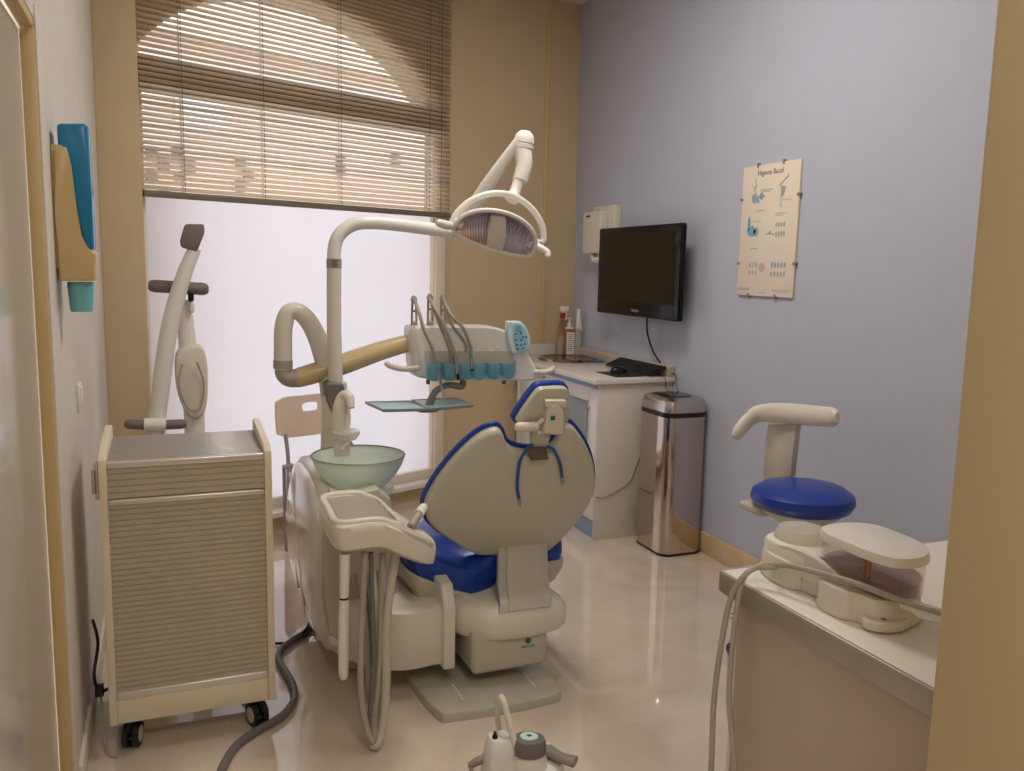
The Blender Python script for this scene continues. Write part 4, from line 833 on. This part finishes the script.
bm = B(); sweep(bm, [(TX+.05, 4.28, za+.01), (2.585, 4.30, 1.15), (2.61, 4.27, 1.04), (2.62, 4.20, .978)], .006, 8, 5); o = obj('television_cable', bm, 'rubber'); tag(o, 'black cable curving down from the television to the worktop', 'cable')
# ------------------------------------------------------------------ paper towel dispenser
t = thing('towel_dispenser', 'cream paper towel dispenser on the blue wall behind the television', 'towel dispenser', (2.6, 5.0, 1.56))
bm = B(); box(bm, (2.60, 4.77, 1.59), (XR, 5.06, 1.90), .008, 3); obj('back_box', bm, 'cream', t)
bm = B(); box(bm, (2.545, 4.85, 1.60), (2.605, 5.10, 1.865), .014, 4); cvx = obj('cover', bm, 'cream', t)
bm = B(); a = PX(588, 216, 2.543); box(bm, (2.541, a.y-.022, a.z-.008), (2.546, a.y+.022, a.z+.004), .002); obj('lock', bm, 'black', cvx)
bm = B(); sweep(bm, [(2.59, 5.04, 1.60), (2.58, 4.97, 1.56), (2.59, 4.88, 1.57)], .02, 10, 4); obj('paper_edge', bm, 'paperwhite', t)
# ------------------------------------------------------------------ poster
t = thing('dental_poster', 'frameless clip-framed poster of dental hygiene drawings on the blue wall', 'poster', (XR-.01, 3.345, 1.39))
py0, py1, pz0, pz1 = 3.139, 3.548, 1.39, 2.005
bm = B(); box(bm, (XR-.012, py0, pz0), (XR-.001, py1, pz1), .001); obj('backing', bm, 'poster', t)
def QP(u, v, o=.0005): return V((XR-.0122-o, py1-(py1-py0)*u, pz1-(pz1-pz0)*v))   # u to the right, v down
bm = B(); text(bm, 'Higiene Bucal', QP(.5, .062), .034, (0, -1, 0), (0, 0, 1), .0002); obj('title', bm, 'inkdark', t)
def blob(u, v, su, sv, mtl, name='drawing', n=9, seed=1, jag=.25):
    r = random.Random(seed); bm = B(); pts = [QP(u+su*math.cos(2*math.pi*k/n)*(1-jag*r.random()), v+sv*math.sin(2*math.pi*k/n)*(1-jag*r.random())) for k in range(n)]
    rings(bm, pts, (-1, 0, 0), [(1, 0), (1, .0006)], 3); obj(name, bm, mtl, t)
def scrib(u, v, su, sv, mtl, n=6, seed=1):
    r = random.Random(seed); bm = B(); pts = [QP(u+su*(r.random()*2-1), v+sv*(-1+2*k/(n-1)), .0012) for k in range(n)]
    sweep(bm, pts, .0016, 6, 4); obj('drawing_line', bm, mtl, t)
blob(.26, .25, .11, .055, 'ink', seed=2, jag=.6); blob(.36, .235, .07, .03, 'ink3', seed=3, jag=.6); scrib(.28, .16, .05, .06, 'ink2', seed=4); scrib(.22, .20, .04, .05, 'ink2', seed=14)
blob(.73, .22, .055, .06, 'ink', seed=5, jag=.5); scrib(.76, .14, .08, .05, 'ink2', seed=6); scrib(.72, .30, .04, .03, 'ink2', seed=16)
blob(.22, .50, .09, .05, 'ink3', seed=7, jag=.4); blob(.16, .44, .025, .06, 'ink3', seed=8, jag=.3); blob(.30, .51, .05, .04, 'ink', seed=9, jag=.4)
for k in range(4): blob(.66+.045*k, .46, .018, .022, 'ink2', 'tooth', seed=20+k); blob(.66+.045*k, .53, .018, .026, 'ink2', 'tooth', seed=30+k)
scrib(.55, .52, .10, .012, 'ink', seed=10)
for k in range(3): blob(.22+.06*k, .76, .02, .022, 'ink2', 'tooth', seed=40+k); blob(.22+.06*k, .82, .02, .02, 'ink2', 'tooth', seed=50+k)
for k in range(5): blob(.62+.055*k, .76, .02, .026, 'ink', 'tooth', seed=60+k); blob(.62+.055*k, .83, .02, .024, 'ink2', 'tooth', seed=70+k)
blob(.44, .78, .06, .035, 'inkred', seed=11, jag=.1)
def cap(u, v, w): bm = B(); a = QP(u, v); box(bm, (a.x-.0006, a.y-w/2, a.z-.0012), (a.x, a.y+w/2, a.z+.0012)); obj('caption', bm, 'ink2', t)
for u, v, w in ((.45, .19, .09), (.44, .205, .07), (.35, .345, .06), (.82, .28, .06), (.72, .375, .08), (.70, .39, .05), (.30, .425, .07), (.28, .635, .06), (.12, .945, .10), (.13, .955, .08), (.80, .95, .13), (.80, .962, .10), (.48, .975, .05)): cap(u, v, w)
for u, v in ((.27, .0), (.72, .0), (.0, .25), (1.0, .25), (.0, .75), (1.0, .75), (.22, 1.0), (.70, 1.0)):
    bm = B(); a = QP(u, v); sy_, sz_ = (.006, .010) if v in (0., 1.) else (.010, .006); box(bm, (a.x-.003, a.y-sy_, a.z-sz_), (a.x+.012, a.y+sy_, a.z+sz_), .001); obj('clip', bm, 'grey', t)
# ------------------------------------------------------------------ sensor bin
t = thing('waste_bin', 'tall polished steel sensor bin beside the sink cabinet', 'waste bin', (2.5, 3.93, 0))
hb = .79
bcx, bcy = 2.512, 3.875
def rr(w, d, r, z, n=6):
    out = []
    for cxq, cyq, a0 in ((w-r, d-r, 0), (-(w-r), d-r, 90), (-(w-r), -(d-r), 180), (w-r, -(d-r), 270)):
        for k in range(n+1): a = math.radians(a0+90*k/n); out.append(V((bcx+cxq+r*math.cos(a), bcy+cyq+r*math.sin(a), z)))
    return out
bm = B(); rings(bm, rr(.128, .155, .06, 0), (0, 0, 1), [(1, .012), (1, hb-.045)], 1); obj('body', bm, 'mirror', t)
bm = B(); rings(bm, rr(.128, .155, .06, 0), (0, 0, 1), [(.99, 0), (1.005, .003), (1.005, .014), (.99, .016)], 1); obj('foot_ring', bm, 'black', t)
bm = B(); rings(bm, rr(.129, .156, .06, 0), (0, 0, 1), [(1, hb-.046), (1.012, hb-.042), (1.012, hb-.022), (1, hb-.02)], 1); obj('black_band', bm, 'black', t)
bm = B(); rings(bm, rr(.129, .156, .06, 0), (0, 0, 1), [(1, hb-.02), (1, hb+.012), (.93, hb+.04), (.80, hb+.052), (.78, hb+.054)], 1); obj('lid', bm, 'steel', t)
bm = B(); rings(bm, rr(.07, .10, .03, 0), (0, 0, 1), [(1, hb+.05), (1, hb+.056), (.95, hb+.058)], 1)
for v in bm.verts: v.co.x -= .015
obj('sensor_panel', bm, 'tvgloss', t)
bm = B(); sweep(bm, [(2.55, 4.19, .90), (2.555, 4.05, .915), (2.55, 4.02, .86), (2.55, 3.99, .845)], .002, 8); o = obj('thin_cable', bm, 'rubber'); tag(o, 'thin cable looping from the worktop end down to the bin lid, left strand', 'cable')
bm = B(); sweep(bm, [(2.62, 4.19, .91), (2.63, 4.06, .93), (2.63, 4.04, .87), (2.60, 3.97, .845)], .002, 8); o = obj('thin_cable', bm, 'rubber'); tag(o, 'thin cable dropping from the worktop corner to the bin lid, right strand', 'cable')
bm = B(); sweep(bm, [V((PY(x, y, 4.092).x, 4.094, PY(x, y, 4.092).z)) for x, y in ((596, 497), (604, 498), (620, 490), (631, 481), (636, 468), (641, 455))], .0025, 8, 4); o = obj('thin_wire', bm, 'hosedark'); tag(o, 'thin grey wire sagging across the cabinet end panel beside the bin', 'wire')
# ------------------------------------------------------------------ stool
t = thing('dentist_stool', 'dentist stool with round blue seat and curved beige backrest by the blue wall', 'stool', (2.22, 2.60, 0))
sx0, sy0 = 2.262, 2.56; sz = .59
bm = B(); lathe(bm, [(0, .0), (.14, .0), (.180, .018), (.195, .045), (.190, .072), (.155, .096), (.09, .106), (0, .108)], (sx0, sy0, sz), seg=48); obj('seat', bm, 'vinyl', t)
bm = B(); lathe(bm, [(0, -.10), (.035, -.10), (.045, -.08), (.10, -.035), (.15, -.005), (.165, .012), (0, .012)], (sx0, sy0, sz), seg=40); obj('seat_shell', bm, 'putty', t)
bm = B(); lathe(bm, [(0, -.54), (.028, -.54), (.028, -.25), (.02, -.25), (.02, -.1), (0, -.1)], (sx0, sy0, sz), seg=24); obj('gas_lift', bm, 'steel', t)
SB = PX(782, 440, 2.32)
bk = [PX(781, 480, 2.28), PX(776, 455, 2.30), PX(782, 428, 2.32)]
bm = B(); prism(bm, [PX(x, y, 2.36) for x, y in ((762, 479), (790, 477), (796, 424), (767, 424))], (.03, 0, 0), .006); obj('back_support', bm, 'putty', t)
bm = B(); sweep(bm, [PX(738, 433, 2.21), PX(746, 423, 2.25), PX(758, 414, 2.31), PX(780, 413, 2.35), PX(805, 415, 2.36), PX(832, 417, 2.35)], [.030, .034, .037, .042, .042, .038], 16, 6, flat=(.6, 1), up=(0, 0, 1), roundcap=True); obj('backrest', bm, 'cream', t)
bm = B(); box(bm, (2.10, 2.60, .565), (2.16, 2.74, .60), .012, 3); obj('lever_housing', bm, 'putty', t)
for k in range(5):
    a = math.radians(72*k+20); d_ = V((math.cos(a), math.sin(a), 0)); c_ = V((sx0, sy0, 0))
    bm = B(); sweep(bm, [c_+V((0, 0, .10)), c_+d_*.13+V((0, 0, .09)), c_+d_*.24+V((0, 0, .07))], [.028, .022, .016], 12, 3, flat=(1, .7)); lg = obj('leg', bm, 'putty', t)
    bm = B(); lathe(bm, [(0, -.018), (.026, -.018), (.028, 0), (.026, .018), (0, .018)], c_+d_*.24+V((0, 0, .028)), (-d_.y, d_.x, 0), 20); obj('caster', bm, 'black', lg)
# ------------------------------------------------------------------ front counter
t = thing('counter_cabinet', 'taupe sided counter cabinet at the right foreground behind the door jamb', 'cabinet', (1.85, 1.1, 0))
bm = B(); box(bm, (1.045, .802, 0), (XR-.003, 1.345, .855), .002); obj('body', bm, 'cabdark', t)
for k, x in enumerate((1.05, 1.449, 1.848, 2.247)):
    bm = B(); box(bm, (x, 1.345, .70), (x+.393, 1.362, .85), .002); q = obj('drawer', bm, 'cabinet', t)
    bm = B(); sweep(bm, [(x+.02, 1.36, .80), (x+.02, 1.39, .795), (x+.12, 1.39, .795), (x+.12, 1.36, .80)], .007, 10, 3); obj('bow_handle', bm, 'chrome', q)
    bm = B(); box(bm, (x, 1.345, .10), (x+.393, 1.362, .695), .002); q = obj('door', bm, 'cabinet', t)
    bm = B(); sweep(bm, [(x+.05, 1.36, .69), (x+.05, 1.385, .68), (x+.05, 1.385, .60), (x+.05, 1.36, .59)], .006, 10, 3); obj('bow_handle', bm, 'chrome', q)
t = thing('countertop', 'white countertop with brushed metal edge at the right foreground', 'worktop', (1.85, 1.1, .857))
bm = B(); box(bm, (1.033, .802, .857), (XR-.002, 1.385, .90), .003); obj('slab', bm, 'worktop', t)
bm = B(); box(bm, (1.026, .802, .856), (1.034, 1.375, .8985), .002); obj('end_trim', bm, 'metaltrim', t)
bm = B(); prism(bm, [V((x, y, 0)) for x, y in ()] or [(1.026, 1.37, .856), (1.03, 1.392, .856), (1.05, 1.398, .856), (XR-.002, 1.398, .856), (XR-.002, 1.383, .856), (1.034, 1.383, .856)], (0, 0, .0425), .002); obj('front_trim', bm, 'metaltrim', t)
# ------------------------------------------------------------------ ultrasonic scaler unit on the counter
ZD = .901
t = thing('ultrasonic_scaler', 'cream tabletop scaler unit with clear liquid tank on the white counter', 'dental device', (1.2, 1.2, ZD))
fp = [(1.090, 1.325), (1.088, 1.262), (1.105, 1.24), (1.108, 1.195), (1.080, 1.165), (1.078, 1.108), (1.098, 1.088), (1.105, 1.052), (1.15, 1.035), (1.20, 1.048), (1.245, 1.09), (1.262, 1.15), (1.262, 1.25), (1.235, 1.34), (1.18, 1.385), (1.12, 1.375)]
bm = B(); rings(bm, [V((x, y, ZD)) for x, y in fp], (0, 0, 1), [(.985, 0), (1.01, .004), (1.01, .012), (.99, .016), (.985, .042), (.95, .050), (.7, .053)], 3); obj('base_housing', bm, 'cream', t)
def arcwall(pts, z0, tops, thick, mtl, name):
    bm = B(); P_ = smoothpath([V((x, y, h)) for (x, y), h in zip(pts, tops)], 5); N = len(P_); A = []
    for i, p in enumerate(P_):
        tt = (P_[min(i+1, N-1)]-P_[max(i-1, 0)]); tt.z = 0; tt.normalize(); n_ = V((tt.y, -tt.x, 0))
        if n_.x < 0: n_ = -n_
        A.append([bm.verts.new((p.x, p.y, z0)), bm.verts.new((p.x, p.y, p.z)), bm.verts.new((p.x+n_.x*thick, p.y+n_.y*thick, p.z)), bm.verts.new((p.x+n_.x*thick, p.y+n_.y*thick, z0))])
    for a, b in zip(A, A[1:]):
        for k in range(4): bm.faces.new((a[k], a[(k+1) % 4], b[(k+1) % 4], b[k]))
    bm.faces.new(A[0]); bm.faces.new(A[-1]); es = [e for e in bm.edges]; obj(name, bm, mtl, t, 30)
arcwall([(1.100, 1.330), (1.098, 1.29), (1.100, 1.24), (1.102, 1.19), (1.104, 1.14), (1.108, 1.10)], ZD+.03, [ZD+.062, ZD+.074, ZD+.078, ZD+.074, ZD+.060, ZD+.044], .012, 'cream', 'curved_side_panel')
bm = B(); rings(bm, [V((x, y, ZD+.045)) for x, y in ((1.10, 1.33), (1.10, 1.23), (1.13, 1.21), (1.23, 1.21), (1.25, 1.25), (1.235, 1.33), (1.18, 1.375), (1.12, 1.365))], (0, 0, 1), [(1, 0), (1, .022), (.96, .028), (.8, .03)], 3); obj('rear_block', bm, 'paperwhite', t)
bm = B(); box(bm, (1.079, 1.105, ZD+.004), (1.115, 1.165, ZD+.040), .004, 2); obj('holder_block', bm, 'cream', t)
bm = B(); box(bm, (1.0775, 1.11, ZD+.012), (1.080, 1.122, ZD+.014)); obj('slot', bm, 'black', t)
bm = B(); box(bm, (1.10, 1.235, ZD+.002), (1.112, 1.262, ZD+.05), .003, 2); obj('clip_rib', bm, 'cream', t)
bm = B(); lathe(bm, [(.052, 0), (.052, .010), (.044, .022), (.025, .028), (0, .029)], (1.165, 1.315, ZD+.075), seg=36); obj('round_cover', bm, 'milky', t)
tk = [(1.105, 1.19), (1.13, 1.225), (1.19, 1.232), (1.235, 1.205), (1.240, 1.15), (1.232, 1.085), (1.20, 1.042), (1.16, 1.025), (1.12, 1.035), (1.105, 1.07), (1.102, 1.13)]
bm = B(); rings(bm, [V((x+.004, y, ZD+.052)) for x, y in tk], (0, 0, 1), [(.93, 0), (.95, .004), (.965, .062)], 3, ctr=(1.175, 1.13, ZD+.052)); bmesh.ops.delete(bm, geom=[f for f in bm.faces if len(f.verts) == 3 and min(v.co.z for v in f.verts) > ZD+.1], context='FACES_ONLY'); tank = obj('clear_tank', bm, 'tankclear', t)
bm = B(); rings(bm, [V((x+.004, y, ZD+.055)) for x, y in tk], (0, 0, 1), [(.89, 0), (.91, .022)], 3, ctr=(1.175, 1.13, ZD+.055)); obj('liquid', bm, 'rinse', tank)
for q in ((1.125, 1.095), (1.135, 1.115)):
    bm = B(); seg_tube(bm, (q[0], q[1], ZD+.056), (q[0], q[1], ZD+.105), .003, 10); lathe(bm, [(0, .0), (.007, 0), (.007, .012), (0, .012)], (q[0], q[1], ZD+.056), seg=14); obj('brass_fitting', bm, 'brass', tank)
bm = B(); rings(bm, [V((x+.004, y, ZD+.112)) for x, y in tk], (0, 0, 1), [(.97, 0), (1.01, .001), (1.02, .008), (.98, .017), (.80, .021)], 4, ctr=(1.175, 1.13, ZD+.112)); obj('tank_lid', bm, 'white', t)
bm = B(); a = PX(884, 621, 1.118); box(bm, (a.x-.006, a.y-.0065, a.z-.005), (a.x-.001, a.y+.0065, a.z+.006), .0005); obj('switch', bm, 'greymid', t)
bm = B(); rings(bm, [V((1.13+.045*math.cos(a), 1.055+.030*math.sin(a), ZD+.004)) for a in [k*math.pi/4 for k in range(8)]], (0, 0, 1), [(1, 0), (1, .012), (.9, .016)], 3); obj('front_foot', bm, 'cream', t)
hz = [PX(x, y, v) for x, y, v in ((975, 622, 1.15), (937, 611, 1.13), (900, 600, 1.12), (860, 585, 1.10), (820, 573, 1.09), (785, 565, 1.075), (760, 566, 1.05))]
for p in hz: p.z = max(p.z, .91)
a = PX(744, 576, 1.015); hang = [a, PX(731, 598, 1.005), PX(722, 640, 1.0), PX(714, 700, 1.0), PX(711, 771, 1.0)]
e = hang[-1]
bm = B(); sweep(bm, hz+hang+[V((e.x, e.y+.005, e.z-.25)), V((e.x, e.y+.05, .03)), V((1.05, e.y+.16, .009)), V((1.2, e.y+.22, .009))], .0058, 12, 6); o = obj('scaler_hose', bm, 'hose'); tag(o, 'outer grey hose arching over the scaler and down the counter end', 'hose')
h2 = [V((1.12, 1.345, .92)), PX(775, 567, 1.07), PX(756, 568, 1.045), PX(744, 577, 1.02), PX(738, 600, 1.012), PX(733, 640, 1.01), PX(729, 700, 1.01), PX(734, 771, 1.01)]
e = h2[-1]
bm = B(); sweep(bm, h2+[V((e.x, e.y, e.z-.25)), V((e.x+.02, e.y+.05, .03)), V((1.12, e.y+.12, .009))], .0055, 12, 6); o = obj('scaler_hose', bm, 'hose'); tag(o, 'inner grey hose hanging beside the metal counter edge', 'hose')
bm = B(); sweep(bm, [PX(903, 604, 1.135), PX(915, 606, 1.135), PX(925, 612, 1.14), PX(965, 622, 1.15)], [.009, .011, .013, .012], 14, 4); o = obj('scaler_handpiece', bm, 'white'); tag(o, 'white scaler handpiece lying at the tank end beside the door jamb', 'handpiece')
# ------------------------------------------------------------------ foot control
t = thing('foot_control', 'foot control with tall hoop handle and round grey pedal on the floor', 'foot control', (.97, 2.17, 0))
fc = PZ(520, 765, .03)
fx, fy = .955, 2.20
bm = B(); rings(bm, [V((fx+a, fy+b, 0)) for a, b in ((-.10, -.06), (-.105, .03), (-.06, .085), (.03, .10), (.10, .06), (.12, -.02), (.08, -.10), (-.02, -.13))], (0, 0, 1), [(1, 0), (1, .03), (.93, .045), (.8, .05)], 4); obj('base', bm, 'white', t)
bm = B(); a = PY(499, 745, 2.18); rings(bm, [V((a.x+q*.9, 2.18+w_, .03)) for q, w_ in ((-.045, -.04), (-.045, .04), (.02, .05), (.055, .03), (.055, -.04))], (0, 0, 1), [(1, 0), (.9, .05), (.75, .09), (.60, .105)], 4); obj('valve_housing', bm, 'white', t)
b = PY(495, 735, 2.18); bm = B(); lathe(bm, [(0, 0), (.008, 0), (.008, .014), (.005, .018), (.005, .026), (0, .028)], (b.x, 2.18, .128), seg=16); obj('knob', bm, 'black', t)
p = PZ(529, 742, .12); bm = B(); lathe(bm, [(0, -.03), (.050, -.03), (.052, -.005), (.046, .012), (.03, .016), (0, .017)], p, (.05, .1, 1), 36); pd = obj('pedal_cap', bm, 'greymid', t)
bm = B(); lathe(bm, [(0, .0172), (.027, .0165), (.026, .019), (0, .0195)], p, (.05, .1, 1), 30); bd = obj('badge', bm, 'palecyan', pd)
bm = B(); lathe(bm, [(0, .0196), (.008, .0196), (.007, .0205), (0, .0205)], p, (.05, .1, 1), 16); obj('emblem', bm, 'green', bd)
bm = B(); lathe(bm, [(0, -.10), (.056, -.10), (.054, -.05), (.046, -.028), (0, -.028)], p, (0, 0, 1), 32); obj('pedal_column', bm, 'white', t)
bm = B(); h0 = PY(502, 698, 2.21); sweep(bm, [V((h0.x+.03, 2.27, .05)), V((h0.x+.012, 2.27, .13)), V((h0.x, 2.24, .205)), h0+V((0, 0, -.0)), V((h0.x+.008, 2.18, .19)), V((h0.x+.022, 2.14, .10)), V((h0.x+.03, 2.12, .03))], .0095, 14, 6); obj('hoop_handle', bm, 'cream', t)
bm = B(); q = [PZ(x, y, .07) for x, y in ((547, 749), (560, 757), (575, 762))]; sweep(bm, q, [.022, .020, .024], 14, 4, flat=(1, .6)); obj('side_pedal', bm, 'grey', t)
bm = B(); sweep(bm, [PY(488, 757, 2.2), PY(476, 762, 2.2), PY(469, 766, 2.2)], [.013, .012, .009], 12, 3); sweep(bm, [PY(470, 765, 2.2), V((.78, 2.17, .03)), V((.70, 2.08, .008)), V((.66, 1.95, .008))], .0065, 10, 4); obj('supply_hose', bm, 'grey', t)
# ------------------------------------------------------------------ floor hoses
bm = B(); sweep(bm, [V((.56, 3.08, .11))]+[PZ(x, y, .014) for x, y in ((317, 627), (303, 634), (290, 642), (281, 650), (278.5, 660), (286, 673), (293, 686), (294, 700), (282, 716), (258, 730), (237, 745), (224, 765), (216, 785))], .0135, 14, 5); o = obj('drain_hose', bm, 'hosedark'); tag(o, 'thick grey hose snaking across the floor past the rolling cabinet', 'hose')
bm = B(); sweep(bm, [V((.58, 3.2, .12))]+[PZ(x, y, .03 if k < 2 else .008) for k, (x, y) in enumerate(((313, 620), (306, 629), (298, 639), (285, 643), (262, 643), (235, 640)))], .0055, 10, 5); o = obj('black_cable', bm, 'rubber'); tag(o, 'thin black cable crossing the grey floor hose by the dental unit', 'cable')
